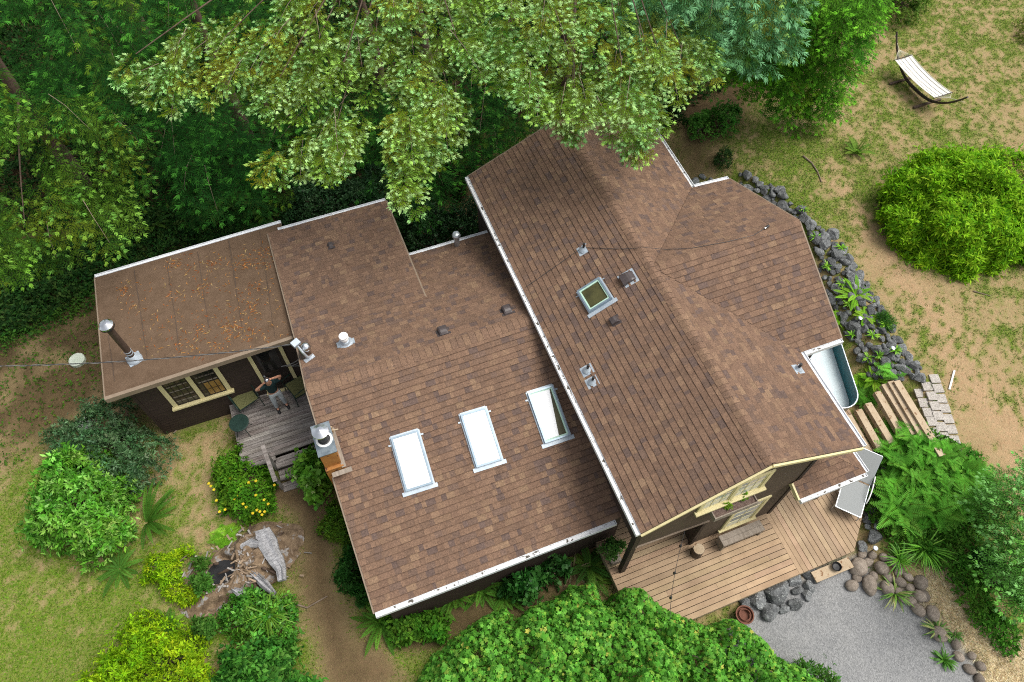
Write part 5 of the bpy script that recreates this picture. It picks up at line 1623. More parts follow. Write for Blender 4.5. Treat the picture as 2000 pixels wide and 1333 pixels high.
def conifer(name, label, trunk, polys, zf, n, size, pal_in, pal_tip, seed, src, group=None, fl=.11, fw=.034, k=4, nsec=6, sl=.30, droop=.30, tipfrac=.35, tr=.25, th=9., limbs=16, spreadz=.5, extra=None, wscale=.62, holes=0.0, gap=0, tw=3, twig=(.07, .06, .025)):
    """crown built of boughs whose bases are spread over photo-outlined areas (with real heights) and which head away from the trunk"""
    g = np.random.default_rng(seed)
    t = thing(name, label, 'tree', (trunk[0], trunk[1], float(gz(trunk[0], trunk[1]))), 0, group)
    Cs = []; Ds = []; Ss = []
    for pi, poly in enumerate(polys):
        m_ = n[pi]
        Q = sample_poly(poly, m_, g)
        # keep the bases apart so that the fans overlap like tiles
        if gap: Q = spaced(Q, gap)
        hv = fbm(Q * .012, 1.0, seed + 3, 2)
        for q, hq in zip(Q, hv):
            if hq < holes: continue
            z = zf(q[0], q[1]) + g.normal() * spreadz
            P = at(q[0], q[1], z)
            d = P - np.array([src[0], src[1], P[2]])
            d = nrm(d + g.normal(size=3) * [.35, .35, .0] * np.linalg.norm(d) * .6) + np.array([0, 0, g.uniform(-.35, .06)])
            s = size * g.uniform(.7, 1.25)
            Cs.append(P - nrm(d) * s * .55); Ds.append(d); Ss.append(s)
    if extra:
        for a_, b_, s in extra:
            Cs.append(np.array(a_)); Ds.append(np.array(b_) - np.array(a_)); Ss.append(s)
    parts, paths = boughs(Cs, Ds, Ss, g, pal_in, pal_tip, fl, fw, k, nsec, sl, droop, tipfrac, wscale, twig=twig)
    emit(parts, 'crown', MAT['needle'], t)
    m = MB()
    for p in paths[::tw]: m.tube(p, [.010, .007, .004], 5, caps=False)
    base = np.array([trunk[0], trunk[1], float(gz(trunk[0], trunk[1])) - .1])
    m2 = MB()
    zs = np.linspace(0, th, 9)
    m2.tube([base + [0.06 * math.sin(z), .05 * math.cos(z * 1.3), z] for z in zs], list(tr * (1 - .85 * zs / th)), 12)
    for i in g.choice(len(Cs), min(limbs, len(Cs)), replace=False):
        zt = min(th * .95, Cs[i][2] + .3 + .15 * np.linalg.norm(Cs[i][:2] - base[:2]))
        a_ = base + [0, 0, zt]
        m2.tube(arc(a_, Cs[i], (a_ + Cs[i]) / 2 + [0, 0, .25], 8), list(np.linspace(.045, .010, 8)), 6, caps=False)
    m2.build('trunk', MAT['bark'], t, smooth=True)
    o = m.build('twigs', MAT['twig'], t, smooth=True); o['kind'] = 'stuff'
    return t
# bright redwoods leaning over the roof
OLIVE = [(.080, .155, .008), (.115, .19, .010), (.075, .165, .012), (.15, .17, .008)]
PALE = [(.38, .66, .13), (.50, .76, .30), (.36, .68, .24), (.44, .70, .15)]
zfA = lambda x, y: 7.6 - .0022 * max(0, y) + .0006 * x * 0
srcA = at(800, -140, 7.0)
A1 = [(235, 130), (330, 95), (400, 30), (470, -40), (930, -70), (935, 40), (930, 120), (935, 185), (900, 215), (830, 190), (720, 170), (640, 190), (560, 205), (440, 200), (330, 180), (250, 155)]
A2 = [(495, 300), (560, 272), (620, 235), (690, 215), (720, 250), (680, 310), (670, 335), (600, 330), (550, 335), (500, 315)]
A3 = [(760, 215), (870, 205), (905, 250), (895, 275), (850, 300), (855, 345), (840, 380), (805, 385), (775, 370), (755, 310)]
conifer('redwood_tree', 'bright yellow green redwood reaching over the middle roof', srcA[:2], [A1, A2, A3], zfA, [500, 100, 120], .82, OLIVE, PALE, 61, srcA, tr=.32, th=9, limbs=14, fl=.078, fw=.027, tipfrac=.58, gap=24, holes=.37, spreadz=.8, nsec=9, sl=.20, wscale=.56, droop=.22, k=5)
srcB = at(1120, -160, 7.4)
B1 = [(900, -60), (1210, -60), (1230, 30), (1320, 40), (1400, 115), (1415, 150), (1380, 165), (1290, 165), (1280, 220), (1180, 190), (1100, 210), (1030, 190), (960, 140), (930, 60)]
B2 = [(1060, 200), (1170, 190), (1285, 220), (1290, 250), (1250, 270), (1190, 245), (1150, 230), (1090, 225)]
zfB = lambda x, y: 8.0 - .004 * max(0, y)
ex = []
for (xa, ya, xb, yb, s) in [(1225, 262, 1262, 330, .62), (1238, 268, 1285, 318, .5), (1120, 228, 1130, 282, .48), (1115, 232, 1116, 285, .4), (1240, 262, 1225, 322, .5), (960, 130, 940, 152, .4)]:
    ex.append((at(xa, ya, 6.9), at(xb, yb, 6.5), s))
conifer('redwood_tree', 'bright pale tipped redwood hanging over the main roof ridge', srcB[:2], [B1, B2], zfB, [420, 80], .82, OLIVE, PALE, 62, srcB, tr=.30, th=9.5, limbs=14, extra=ex, fl=.078, fw=.027, tipfrac=.58, gap=24, spreadz=.8, nsec=9, sl=.20, wscale=.56, droop=.22, k=5)
# dark ones behind
DK = [(.013, .065, .009), (.019, .085, .012), (.011, .055, .009), (.034, .085, .009)]
DKT = [(.070, .26, .026), (.09, .31, .034), (.06, .24, .028), (.14, .27, .022)]
def dark(label, poly, z, n, seed, src, tr=.3, th=10, group='dark redwoods behind the house', pin=DK, ptp=DKT, size=1.25, **kw):
    s = at(*src)
    kw.setdefault('holes', .41 if 'gap' not in kw else 0)
    kw.setdefault('spreadz', 1.0); kw.setdefault('gap', 22); n = n * 5
    return conifer('redwood_tree', label, s[:2], [poly], (z if callable(z) else (lambda x, y: z)), [n], size, pin, ptp, seed, s, group, fl=kw.pop('fl', .15), fw=kw.pop('fw', .034), tr=tr, th=th, limbs=1, tw=14, twig=(.02, .035, .010), droop=kw.pop('droop', .5), nsec=kw.pop('nsec', 6), k=6, sl=.36, wscale=kw.pop('wscale', .5), **kw)
dark('dark redwood filling the upper left corner of the forest', [(-80, -80), (330, -80), (330, 60), (300, 150), (210, 190), (-80, 190)], lambda x, y: 6.5 - .006 * y, 95, 63, (150, -200, 6))
dark('dark redwood just left of the bright yellow green tree', [(330, -90), (620, -90), (480, 30), (360, 130), (300, 150)], lambda x, y: 5.2 - .006 * y, 55, 64, (480, -200, 5))
dark('deep green redwood with hanging sprays behind the annex', [(215, 190), (470, 205), (500, 260), (520, 330), (515, 372), (430, 378), (310, 395), (245, 330)], lambda x, y: 4.4 - .009 * (y - 200), 80, 65, (420, 120, 4), pin=[(.011, .062, .010), (.017, .082, .012), (.011, .055, .009)], ptp=[(.055, .23, .028), (.075, .29, .034), (.055, .22, .026)])
dark('dark redwood in the gap between the two bright trees', [(880, -60), (1000, 60), (960, 160), (1070, 230), (1010, 280), (905, 340), (900, 290), (930, 200)], lambda x, y: 3.8 - .006 * y, 52, 66, (930, -150, 4))
dark('dark redwood hidden under the bright boughs', [(480, 200), (760, 190), (900, 280), (880, 380), (740, 380), (690, 360), (560, 360), (520, 300)], lambda x, y: 3.4 - .005 * y, 60, 67, (720, 60, 3), th=6)
dark('olive redwood at the left edge with small pale tips', [(-60, 175), (150, 180), (260, 235), (235, 330), (235, 410), (160, 460), (60, 490), (-60, 520)], lambda x, y: 5.6 - .004 * (y - 180), 120, 68, (-20, 100, 6), pin=[(.040, .105, .008), (.060, .125, .010), (.036, .10, .010), (.075, .115, .008)], ptp=[(.19, .42, .045), (.24, .48, .07), (.16, .38, .06), (.22, .40, .045)], tipfrac=.35, fl=.11, size=.95, holes=.33)
dark('blue green redwood at the top right of the forest', [(1190, -80), (1560, -80), (1555, 50), (1500, 75), (1430, 85), (1330, 70), (1250, 40)], lambda x, y: 7.0 - .006 * y, 62, 69, (1360, -220, 7), pin=[(.055, .125, .022), (.035, .12, .036), (.095, .13, .016)], ptp=[(.18, .44, .19), (.21, .48, .23), (.24, .45, .11)], size=1.0, fw=.042, tipfrac=.55, gap=17)
dark('dark redwood under the blue green branches', [(1290, 50), (1460, 70), (1470, 130), (1400, 145), (1320, 150), (1290, 150)], lambda x, y: 3.0, 24, 70, (1380, -60, 3), th=6)
conif_z = lambda x, y: max(1.2, 6.6 - .024 * max(0, y))
dark('mid green redwood standing alone at the edge of the dry lawn', [(1450, 70), (1540, 50), (1560, -80), (1740, -80), (1720, 30), (1690, 50), (1690, 105), (1650, 130), (1640, 195), (1570, 215), (1500, 170), (1440, 120)], conif_z, 150, 71, (1610, -40, 5), pin=[(.05, .16, .010), (.07, .20, .012), (.04, .15, .012), (.11, .19, .010)], ptp=[(.17, .50, .030), (.22, .58, .04), (.14, .46, .03), (.28, .56, .04)], size=.80, gap=13, fw=.045, tipfrac=.5, group=None, th=8, spreadz=.35, fl=.11, wscale=.7)

# --- shrubs and ground cover behind the house
IVY = [(.020, .070, .014), (.030, .095, .018), (.042, .115, .02), (.016, .052, .012)]
mound('ivy', 'dark ivy and bramble covering the ground behind the annex', 'ground cover', wp([(-80, 470), (120, 470), (250, 410), (480, 390), (740, 380), (950, 440), (800, 520), (545, 440), (185, 545), (180, 560), (60, 640), (-80, 680)], .2), .45, 15000, 3, .10, .06, IVY + [(.05, .10, .02)], 81, spread=1.1, edge=.8, lumps=.9, lampl=.7, kind='stuff', mat='leaf')
mound('weeds', 'sparse green weeds on the dark soil left of the annex', 'weeds', wp([(-80, 560), (60, 560), (185, 545), (190, 600), (100, 640), (0, 690), (-80, 720)], .1), .16, 1500, 3, .09, .05, [(.03, .10, .014), (.05, .14, .02), (.07, .16, .02)], 180, edge=.3, kind='stuff')
mound('weeds', 'thin scattered weeds on the brown soil by the tank lids', 'weeds', wp([(-80, 620), (190, 600), (195, 760), (120, 800), (60, 900), (-80, 940)], .05), .03, 1300, 3, .06, .035, [(.05, .13, .014), (.08, .19, .02), (.10, .20, .02)], 181, edge=.3, kind='stuff')
mound('evergreen_shrub', 'dense dark small leaved shrub behind the dormer gutter', 'shrub', wp([(545, 400), (600, 360), (680, 350), (760, 350), (760, 400), (640, 430), (555, 440)], 1.2), 2.0, 5200, 4, .065, .042, [(.024, .075, .022), (.036, .10, .032), (.05, .13, .045)], 82, edge=.7, lumps=1.6, mat='glossleaf')
mound('evergreen_shrub', 'dense dark small leaved shrub between the dormer and the main roof', 'shrub', wp([(760, 420), (840, 400), (960, 400), (960, 450), (820, 500), (790, 500)], 1.2), 1.9, 4200, 4, .065, .042, [(.020, .062, .018), (.03, .088, .026), (.042, .115, .038)], 83, edge=.7, lumps=1.6, mat='glossleaf')
UND = [(.008, .032, .006), (.014, .05, .008), (.024, .075, .012)]
mound('undergrowth', 'dark forest undergrowth under the redwoods', 'undergrowth', wp([(-100, -100), (1550, -100), (1480, 160), (1330, 250), (1080, 240), (920, 340), (900, 400), (480, 400), (-100, 480)], 0), .6, 60000, 3, .14, .07, UND, 84, spread=1.1, edge=1.0, lumps=.7, lampl=.8, kind='stuff')
G1 = [(.05, .17, .022), (.075, .22, .03), (.11, .28, .04)]
mound('small_shrub', 'rounded green shrub behind the main roof, left of a pair', 'shrub', wp([(1335, 235), (1370, 225), (1395, 240), (1390, 265), (1350, 268)], 1.1), .55, 420, 5, .09, .04, G1, 85, edge=.4)
mound('small_shrub', 'rounded green shrub behind the main roof, right of a pair', 'shrub', wp([(1385, 222), (1420, 205), (1443, 232), (1430, 262), (1390, 262)], 1.1), .7, 520, 5, .09, .04, G1, 86, edge=.4)
mound('small_shrub', 'dark low bush at the edge of the forest by the main roof gutter', 'shrub', wp([(1285, 205), (1330, 195), (1340, 240), (1300, 262), (1285, 250)], 1.1), .7, 520, 5, .09, .04, UND, 87, edge=.4)
dome('conifer_sapling', 'tiny dark conifer sapling near the rock border', 'sapling', gat(1410, 322), .28, .28, .8, 260, 6, .09, .02, [(.03, .075, .02), (.045, .10, .025)], 88, rough=.3)
mound('small_shrub', 'low leafy plants in the corner behind the cross gable gutter', 'shrub', wp([(1345, 345), (1400, 335), (1425, 345), (1410, 352), (1360, 362)], 1.0), .3, 260, 4, .08, .04, G1, 89, edge=.3)
mound('small_shrub', 'loose yellow green bush at the top edge behind the hammock', 'shrub', wp([(1710, -40), (1800, -40), (1815, 20), (1790, 42), (1740, 45), (1715, 20)], 1.2), .9, 1600, 4, .09, .05, [(.09, .17, .02), (.12, .21, .028), (.07, .14, .02)], 90, edge=.5)
mound('small_shrub', 'leafy yellow bush cut by the right edge above the dry lawn', 'shrub', wp([(1985, 40), (2040, 35), (2060, 75), (2000, 72)], 1.2), .4, 200, 4, .1, .05, [(.15, .19, .03)], 91, edge=.3)
# big round bush
RBUSH = [(.17, .40, .012), (.25, .50, .016), (.33, .56, .03), (.10, .27, .012)]
cb_ = gat(1850, 460); 
dome('round_bush', 'big round bright green bush on the dry lawn', 'bush', (25.25, .75, float(gz(25.25, .75))), 3.15, 2.55, 2.2, 17500, 6, .135, .036, RBUSH, 92, rough=.33, lump=1.1, spread=.9, stem=14, wts=[3, 4, 2, 2])
mound('dead_branches', 'tan dead twigs on the right shoulder of the round bush', 'twigs', wp([(1925, 330), (1960, 315), (1990, 345), (1985, 385), (1945, 380), (1920, 355)], 2.4), .35, 420, 4, .11, .016, [(.40, .30, .14), (.34, .26, .10), (.30, .30, .08)], 93, edge=.3, base=2.55, stem=0)

# --- left garden
mound('grey_shrub', 'wide grey green shrub with arching branches below the annex corner', 'shrub', wp([(85, 845), (130, 815), (190, 780), (240, 770), (270, 800), (300, 835), (335, 870), (320, 920), (275, 935), (220, 960), (150, 930), (110, 905)], .8), 1.5, 4600, 5, .075, .028, [(.075, .165, .060), (.10, .21, .085), (.15, .27, .13), (.05, .12, .04)], 94, edge=.9, lumps=1.7, lampl=.55, droop=.2)
mound('laurel_bush', 'bright green broad leaved bush on the left lawn', 'bush', wp([(75, 960), (110, 915), (170, 885), (222, 905), (245, 950), (250, 1005), (232, 1050), (205, 1080), (165, 1085), (120, 1060), (60, 1045), (70, 1000)], .8), 1.9, 3600, 6, .12, .045, [(.11, .34, .025), (.16, .43, .04), (.25, .52, .09), (.07, .22, .02)], 95, edge=.9, lumps=1.5, lampl=.5, mat='glossleaf')
YS = [(.07, .20, .014), (.11, .28, .018), (.15, .33, .022)]
ysh = mound('flowering_shrub', 'low green shrub dotted with yellow flowers below the grey deck', 'shrub', wp([(405, 935), (430, 900), (455, 865), (470, 915), (530, 925), (548, 945), (530, 975), (512, 1000), (455, 1008), (420, 985)], .5), .8, 2300, 5, .085, .038, YS, 96, edge=.5)
g = np.random.default_rng(5)
YPX = [(408, 945), (412, 950), (418, 957), (443, 958), (456, 958), (463, 970), (458, 975), (423, 978), (440, 996), (429, 1000), (481, 991), (502, 997), (508, 1000), (517, 1000), (516, 977), (500, 968), (486, 943), (500, 940), (470, 952), (524, 985), (494, 1003), (512, 1006), (536, 948), (450, 935), (475, 985)]
for (x, y) in YPX:
    p = at(x, y, .80); T = p[None] ; 
    d = np.array([[math.cos(a_), math.sin(a_), .35] for a_ in np.linspace(0, 6.28, 6)[:-1]])
    V = kites(np.repeat(T, 5, 0), d, np.tile([0, 0, 1.], (5, 1)), .046, .038, palette(5, [(.80, .58, .015), (.85, .66, .03)], g, .05), .1, .6)
    emit([V], 'flower', MAT['petal'], ysh)
hy = mound('hydrangea', 'glossy leaved hydrangea between the steps and the chimney', 'shrub', wp([(580, 900), (600, 880), (618, 870), (628, 900), (645, 930), (635, 955), (605, 970), (588, 945)], .6), 1.1, 620, 4, .13, .09, [(.09, .25, .022), (.13, .33, .03), (.17, .40, .045)], 97, edge=.4, mat='glossleaf')
for (x, y) in [(575, 930), (578, 934), (622, 946), (600, 950), (612, 962), (615, 920), (603, 905)]:
    p = at(x, y, .95); Nn = nrm(g.normal(size=(26, 3)) + [0, 0, .5])
    V = kites(p + Nn * .045, tang(Nn, g), Nn, .035, .035, palette(26, [(.34, .48, .12), (.45, .58, .25)], g, .08), .0, .5)
    emit([V], 'flower_head', MAT['petal'], hy)
mound('heather_hedge', 'narrow olive green heathery shrub along the middle roof edge', 'shrub', wp([(630, 985), (655, 965), (668, 1000), (690, 1040), (690, 1085), (660, 1050), (632, 1040)], .5), .8, 1700, 6, .06, .02, [(.085, .20, .016), (.12, .24, .02), (.06, .15, .014)], 98, edge=.45)
mound('evergreen_shrub', 'dark green small leaved shrub at the lower left roof corner', 'shrub', wp([(650, 1095), (690, 1080), (712, 1130), (725, 1170), (690, 1185), (655, 1150)], .5), .9, 1500, 5, .065, .035, [(.022, .085, .014), (.034, .115, .02), (.05, .15, .026)], 99, edge=.5)
LIME = [(.27, .46, .010), (.34, .54, .014), (.20, .38, .010), (.14, .29, .010)]
mound('lime_shrub', 'large lime green feathery shrub at the bottom left', 'shrub', wp([(150, 1340), (190, 1290), (240, 1230), (265, 1180), (320, 1190), (335, 1230), (385, 1255), (400, 1300), (390, 1360), (380, 1420), (140, 1420)], .8), 1.4, 5200, 5, .085, .03, LIME, 101, edge=.8, lumps=1.6, lampl=.55, wts=[4, 3, 3, 2])
mound('lime_shrub', 'small lime green bush left of the hollow stump', 'shrub', wp([(295, 1090), (330, 1070), (355, 1075), (345, 1100), (335, 1120), (330, 1140), (300, 1135), (292, 1115)], .5), .7, 900, 5, .075, .026, LIME, 102, edge=.4)
mound('lime_shrub', 'low lime green growth on the front of the hollow stump', 'shrub', wp([(315, 1145), (350, 1130), (385, 1130), (405, 1145), (385, 1160), (350, 1172), (320, 1165)], .5), .35, 480, 5, .075, .026, LIME, 103, edge=.3)
mound('broadleaf_shrub', 'dense mid green leafy shrub at the bottom beside the soil path', 'shrub', wp([(380, 1400), (395, 1330), (420, 1280), (450, 1255), (500, 1240), (560, 1250), (585, 1300), (600, 1340), (600, 1420)], .8), 1.3, 3000, 5, .11, .055, [(.05, .19, .022), (.07, .25, .03), (.11, .31, .045), (.03, .13, .018)], 104, edge=.7, lumps=1.5)
mound('salal_shrub', 'dark glossy low shrub covering the right foot of the stump', 'shrub', wp([(425, 1190), (450, 1165), (480, 1160), (510, 1165), (550, 1180), (565, 1220), (555, 1245), (500, 1240), (440, 1245), (425, 1220)], .5), .7, 1800, 5, .075, .045, [(.05, .18, .018), (.075, .24, .022), (.12, .31, .034)], 105, edge=.5, mat='glossleaf')
for k, (px_, z_, nn, lb) in enumerate([([(375, 1095), (395, 1093), (400, 1105), (385, 1112)], .35, 90, 'little green plant growing inside the stump hollow'), ([(360, 1130), (400, 1128), (412, 1150), (385, 1160)], .55, 260, 'leafy weed on the lower lip of the stump hollow'), ([(375, 1215), (410, 1205), (420, 1230), (395, 1250), (375, 1240)], .4, 280, 'weed at the lower left foot of the stump')]):
    mound('weed', lb, 'weed', wp(px_, z_), .25, nn, 4, .08, .045, [(.05, .16, .02), (.08, .21, .03)], 106 + k, edge=.2, stem=2, base=z_ - .15)

# --- big lobed-leaf shrub in the foreground
MAP = [(.09, .29, .03), (.12, .36, .04), (.16, .42, .06), (.24, .46, .06), (.07, .23, .03), (.50, .52, .10)]
def lobed(name, label, poly, H, n, seed, cols, wts, L, sl=None, edge=.9, lumps=1.0):
    """shrub of hand-shaped leaves: five-lobed fans lying roughly flat"""
    g = np.random.default_rng(seed)
    poly = [p[:2] for p in poly]
    T2 = sample_poly(poly, n, g)
    Cn = spaced(sample_poly(poly, 900, g), .42); ch = g.uniform(.5, 1.15, len(Cn))
    def hh(Q):
        d = np.clip(dpoly(Q, poly) / edge, 0, 1)
        h = H * np.sqrt(d * (2 - d)) * (.55 + .9 * fbm(Q, lumps, seed, 3))
        dd, ix = near(Q, Cn); b_ = np.sqrt(np.clip(1 - (dd / .42) ** 2, 0, 1))
        h = h * (.70 + .30 * b_ * ch[ix]) + .28 * d * b_ * ch[ix]
        return h if sl is None else h * sl(Q)
    h = hh(T2); e_ = .07
    gx = (hh(T2 + [e_, 0]) - hh(T2 - [e_, 0])) / (2 * e_); gy = (hh(T2 + [0, e_]) - hh(T2 - [0, e_])) / (2 * e_)
    T = np.stack([T2[:, 0], T2[:, 1], gz(T2[:, 0], T2[:, 1]) + np.maximum(h - .6 * g.random(n) ** 1.8 * np.minimum(h, 1), .05)], -1)
    N = nrm(np.stack([-gx * .5, -gy * .5, np.ones(n)], -1) + g.normal(size=(n, 3)) * .5)
    A = tang(N, g); B = np.cross(N, A)
    col = palette(n, cols, g, .13, wts) * (.82 + .36 * fbm(T, 1.4, seed + 2, 3))[:, None]
    sz = L * g.uniform(.65, 1.25, n)
    parts = []
    for a_, f in ((0, 1.0), (.95, .88), (-.95, .88), (1.95, .58), (-1.95, .58)):
        D = A * math.cos(a_) + B * math.sin(a_)
        parts.append(kites(T, D - N * .12, N, sz * f, sz * f * .58, col * (1 + .05 * g.normal(size=(n, 1))), .10, .52))
    c = np.mean(poly, 0)
    t = thing(name, label, 'shrub', (c[0], c[1], float(gz(*c))))
    emit(parts, 'foliage', MAT['leaf'], t)
    m = MB(); stems(np.array([c[0], c[1], float(gz(*c))]), T[g.choice(n, 26)] - [0, 0, .1], .05, m, g); m.build('stem', MAT['twig'], t)
    return t
FG = [(790, 1345), (830, 1270), (890, 1220), (940, 1185), (985, 1170), (1010, 1190), (1040, 1165), (1090, 1150), (1120, 1120), (1170, 1125), (1185, 1160), (1215, 1135), (1260, 1125), (1300, 1165), (1330, 1180), (1400, 1205), (1445, 1190), (1500, 1225), (1545, 1270), (1610, 1310), (1670, 1345), (1690, 1430), (760, 1430)]
lobed('lobed_leaf_shrub', 'large bright shrub of lobed leaves filling the bottom edge', wp(FG, 1.35), 1.75, 16500, 111, MAP, [4, 5, 4, 3, 3, .25], .090)
mound('small_shrub', 'feathery bright green bush by the gravel at the bottom edge', 'shrub', wp([(1545, 1345), (1570, 1305), (1620, 1305), (1650, 1350), (1650, 1400), (1560, 1400)], .7), .8, 700, 5, .10, .03, G1 + [(.10, .24, .05)], 112, edge=.4)
mound('hedge_nettle', 'leafy plants between the ferns and the big lobed shrub', 'plants', wp([(755, 1200), (800, 1190), (870, 1200), (880, 1235), (830, 1270), (790, 1260), (760, 1240)], .4), .6, 1100, 4, .09, .06, [(.06, .19, .016), (.10, .26, .022)], 113, edge=.4)
# --- plants along the middle front wall
mound('hydrangea', 'round dark hydrangea against the front wall below the long gutter', 'shrub', wp([(985, 1125), (1020, 1110), (1050, 1125), (1055, 1150), (1030, 1175), (995, 1170)], .5), .75, 330, 4, .13, .085, [(.03, .12, .02), (.045, .16, .028), (.065, .20, .038)], 114, edge=.4, mat='glossleaf')
mound('hydrangea', 'dark hydrangea by the wall near the porch planter', 'shrub', wp([(1050, 1085), (1085, 1070), (1105, 1085), (1100, 1115), (1075, 1128), (1052, 1115)], .5), .7, 260, 4, .13, .085, [(.024, .10, .018), (.038, .135, .025), (.055, .17, .034)], 115, edge=.35, mat='glossleaf')

# --- ferns
def fern(name, label, ctr, nf, L, seed, cols, wd=.11, tilt=(25, 60), pairs=22, droop=.55, group=None, az=None, bracken=False, pw=.5):
    g = np.random.default_rng(seed)
    ctr = np.asarray(ctr, float)
    parts = []
    for i in range(nf):
        a_ = (g.uniform(*az) if az else 2 * math.pi * (i + g.uniform(-.3, .3)) / nf)
        el = R_(g.uniform(*tilt)); l = L * g.uniform(.65, 1.1)
        h = np.array([math.cos(a_), math.sin(a_), 0]); S = np.array([-h[1], h[0], 0])
        t = np.linspace(.06, 1, pairs)
        ca = el - (droop * 1.9) * t            # the frond arches over
        st = l / pairs
        xx = np.cumsum(np.cos(ca)) * st; zz = np.cumsum(np.sin(ca)) * st
        P = ctr + h * xx[:, None] + np.array([0, 0, 1]) * zz[:, None]
        P[:, 2] = np.maximum(P[:, 2], ctr[2] + .03)
        T = nrm(np.gradient(P, axis=0)); U = nrm(np.cross(T, S))
        U = np.where(U[:, 2:3] < 0, -U, U)
        c = palette(1, cols, g, .12)[0]
        if bracken: wid = wd * np.clip(1.15 - t, .06, 1) * (.4 + .6 * np.clip(t * 4, 0, 1))
        else: wid = wd * np.sin(np.clip(t * 1.02 + .06, 0, 1) * math.pi) ** .55 * (1.05 - .35 * t)
        cc = np.tile(c, (pairs, 1)) * (1 + .08 * g.normal(size=(pairs, 1)))
        for sg in (-1, 1):
            D = S * sg + T * (.45 if not bracken else .35) + U * .12
            parts.append(kites(P, D, U, wid, np.full(pairs, st * (1.15 if not bracken else .42)) * pw / .5, cc, .05, .4))
            if bracken:
                for f in (.16, .32, .48, .64, .80, .93):
                    Dn = nrm(D)
                    Q = P + Dn * (wid * f)[:, None]
                    for s2 in (-1, 1):
                        D2 = Dn * .55 + T * s2
                        parts.append(kites(Q, D2, U, wid * .34 * (1.15 - f), np.maximum(wid * .085, .010), cc * 1.04, .05, .4))
        parts.append(kites(P[:-1], np.diff(P, axis=0), U[:-1], np.linalg.norm(np.diff(P, axis=0), axis=1) * 1.1, .012, np.tile(c * [1.3, .9, .7], (pairs - 1, 1)), 0))
    o = emit(parts, name, MAT['leaf']); tag(o, label, 'fern', group)
    return o
SW = [(.075, .20, .022), (.10, .25, .028), (.14, .30, .03)]
SWB = [(.15, .38, .02), (.21, .46, .03), (.26, .50, .04)]
SWD = [(.035, .10, .014), (.055, .14, .018), (.075, .17, .02)]
BRK = [(.085, .29, .025), (.12, .37, .035), (.16, .44, .05)]
fern('sword_fern', 'large sword fern spreading beside the bright broad leaved bush', gat(288, 1022), 20, 1.35, 131, [(.06, .17, .02), (.085, .21, .025)], az=(-1.6, 1.7), tilt=(25, 60), wd=.09, droop=.4)
fern('sword_fern', 'sword fern on the lawn below the broad leaved bush', gat(235, 1112), 14, .85, 132, [(.06, .16, .02), (.09, .22, .03)], tilt=(15, 55), wd=.10)
fern('sword_fern', 'small sword fern at the foot of the stump', gat(330, 1222), 10, .65, 133, SW, tilt=(30, 60))
fern('bracken_fern', 'small pale green fern above the stump', gat(440, 1050), 8, .55, 134, SWB, bracken=True, wd=.26, pairs=14)
fern('sword_fern', 'sword fern below the lower left roof corner', gat(745, 1215), 16, .95, 135, SW, tilt=(15, 60))
for k, (x, y, l, lb) in enumerate([(850, 1180, .75, 'sword fern under the long gutter, leftmost by the wall'), (890, 1165, .75, 'sword fern under the long gutter next to the lobed shrub'), (940, 1150, .8, 'tall sword fern under the middle of the long gutter'), (985, 1165, .7, 'sword fern left of the round dark hydrangea')]):
    fern('sword_fern', lb, gat(x, y), 14, l, 140 + k, SW, tilt=(25, 70), group='sword ferns along the front wall')
fern('sword_fern', 'sword fern with dry fronds by the porch planter', gat(1150, 1108), 15, .85, 145, SWD + [(.08, .16, .02)], tilt=(25, 65))
fern('sword_fern', 'dark sword fern beside the front deck and lobed shrub', gat(1165, 1135), 10, .6, 146, SWD, tilt=(20, 60))
for k, (x, y, l) in enumerate([(310, 452, .9), (345, 438, .9), (385, 445, .8), (420, 432, .9), (460, 415, 1.0), (500, 410, .9), (520, 430, .7), (240, 500, .7)]):
    p = gat(x, y)
    fern('sword_fern', 'dark sword fern in the undergrowth behind the annex gutter', p + [0, 0, .3], 12, l, 150 + k, SWD, tilt=(20, 60), group='dark ferns behind the annex')
fern('sword_fern', 'sword fern tuft standing alone on the dry lawn', gat(1672, 300), 12, .75, 160, [(.09, .19, .02), (.14, .25, .03)], tilt=(35, 75))
fern('sword_fern', 'bright sword fern on the rocks right of the cross gable', gat(1672, 578), 15, .75, 161, SWB, tilt=(15, 55), wd=.10)
fern('sword_fern', 'small bright fern among the rocks below the larger one', gat(1690, 618), 11, .48, 162, SWB, tilt=(15, 55))
fern('sword_fern', 'small bright fern under the edge of the cross gable', gat(1637, 625), 11, .48, 163, SWB, tilt=(15, 55))
fern('sword_fern', 'yellow green fern beside the stock tank tub', gat(1706, 742), 14, .55, 164, SWB, tilt=(20, 60))
fern('bracken_fern', 'feathery fern reaching over the top of the timber steps', gat(1745, 728), 9, .6, 165, BRK, bracken=True, wd=.3, pairs=14, az=(-.6, 3.6))
fern('bracken_fern', 'lush fern between the tub and the timber steps', gat(1692, 775), 14, .62, 166, BRK, bracken=True, wd=.3, pairs=14)
fern('sword_fern', 'small fern beside the tub corner', gat(1680, 745), 8, .4, 167, SWB)
mound('grass_tuft', 'fine green tuft among the rocks by the soil', 'grass', wp([(1712, 625), (1735, 620), (1745, 640), (1725, 650)], .8), .25, 220, 6, .10, .012, G1, 168, edge=.2, stem=0)
g = np.random.default_rng(77)
BP = [(1752, 880), (1765, 862), (1800, 872), (1830, 885), (1860, 890), (1765, 905), (1780, 915), (1815, 915), (1850, 925), (1885, 925), (1750, 945), (1760, 955), (1795, 950), (1830, 960), (1865, 960), (1760, 985), (1750, 1000), (1790, 990), (1825, 1000), (1855, 1000), (1895, 955), (1920, 940), (1780, 1020), (1900, 915), (1880, 985), (1755, 845), (1790, 850)]
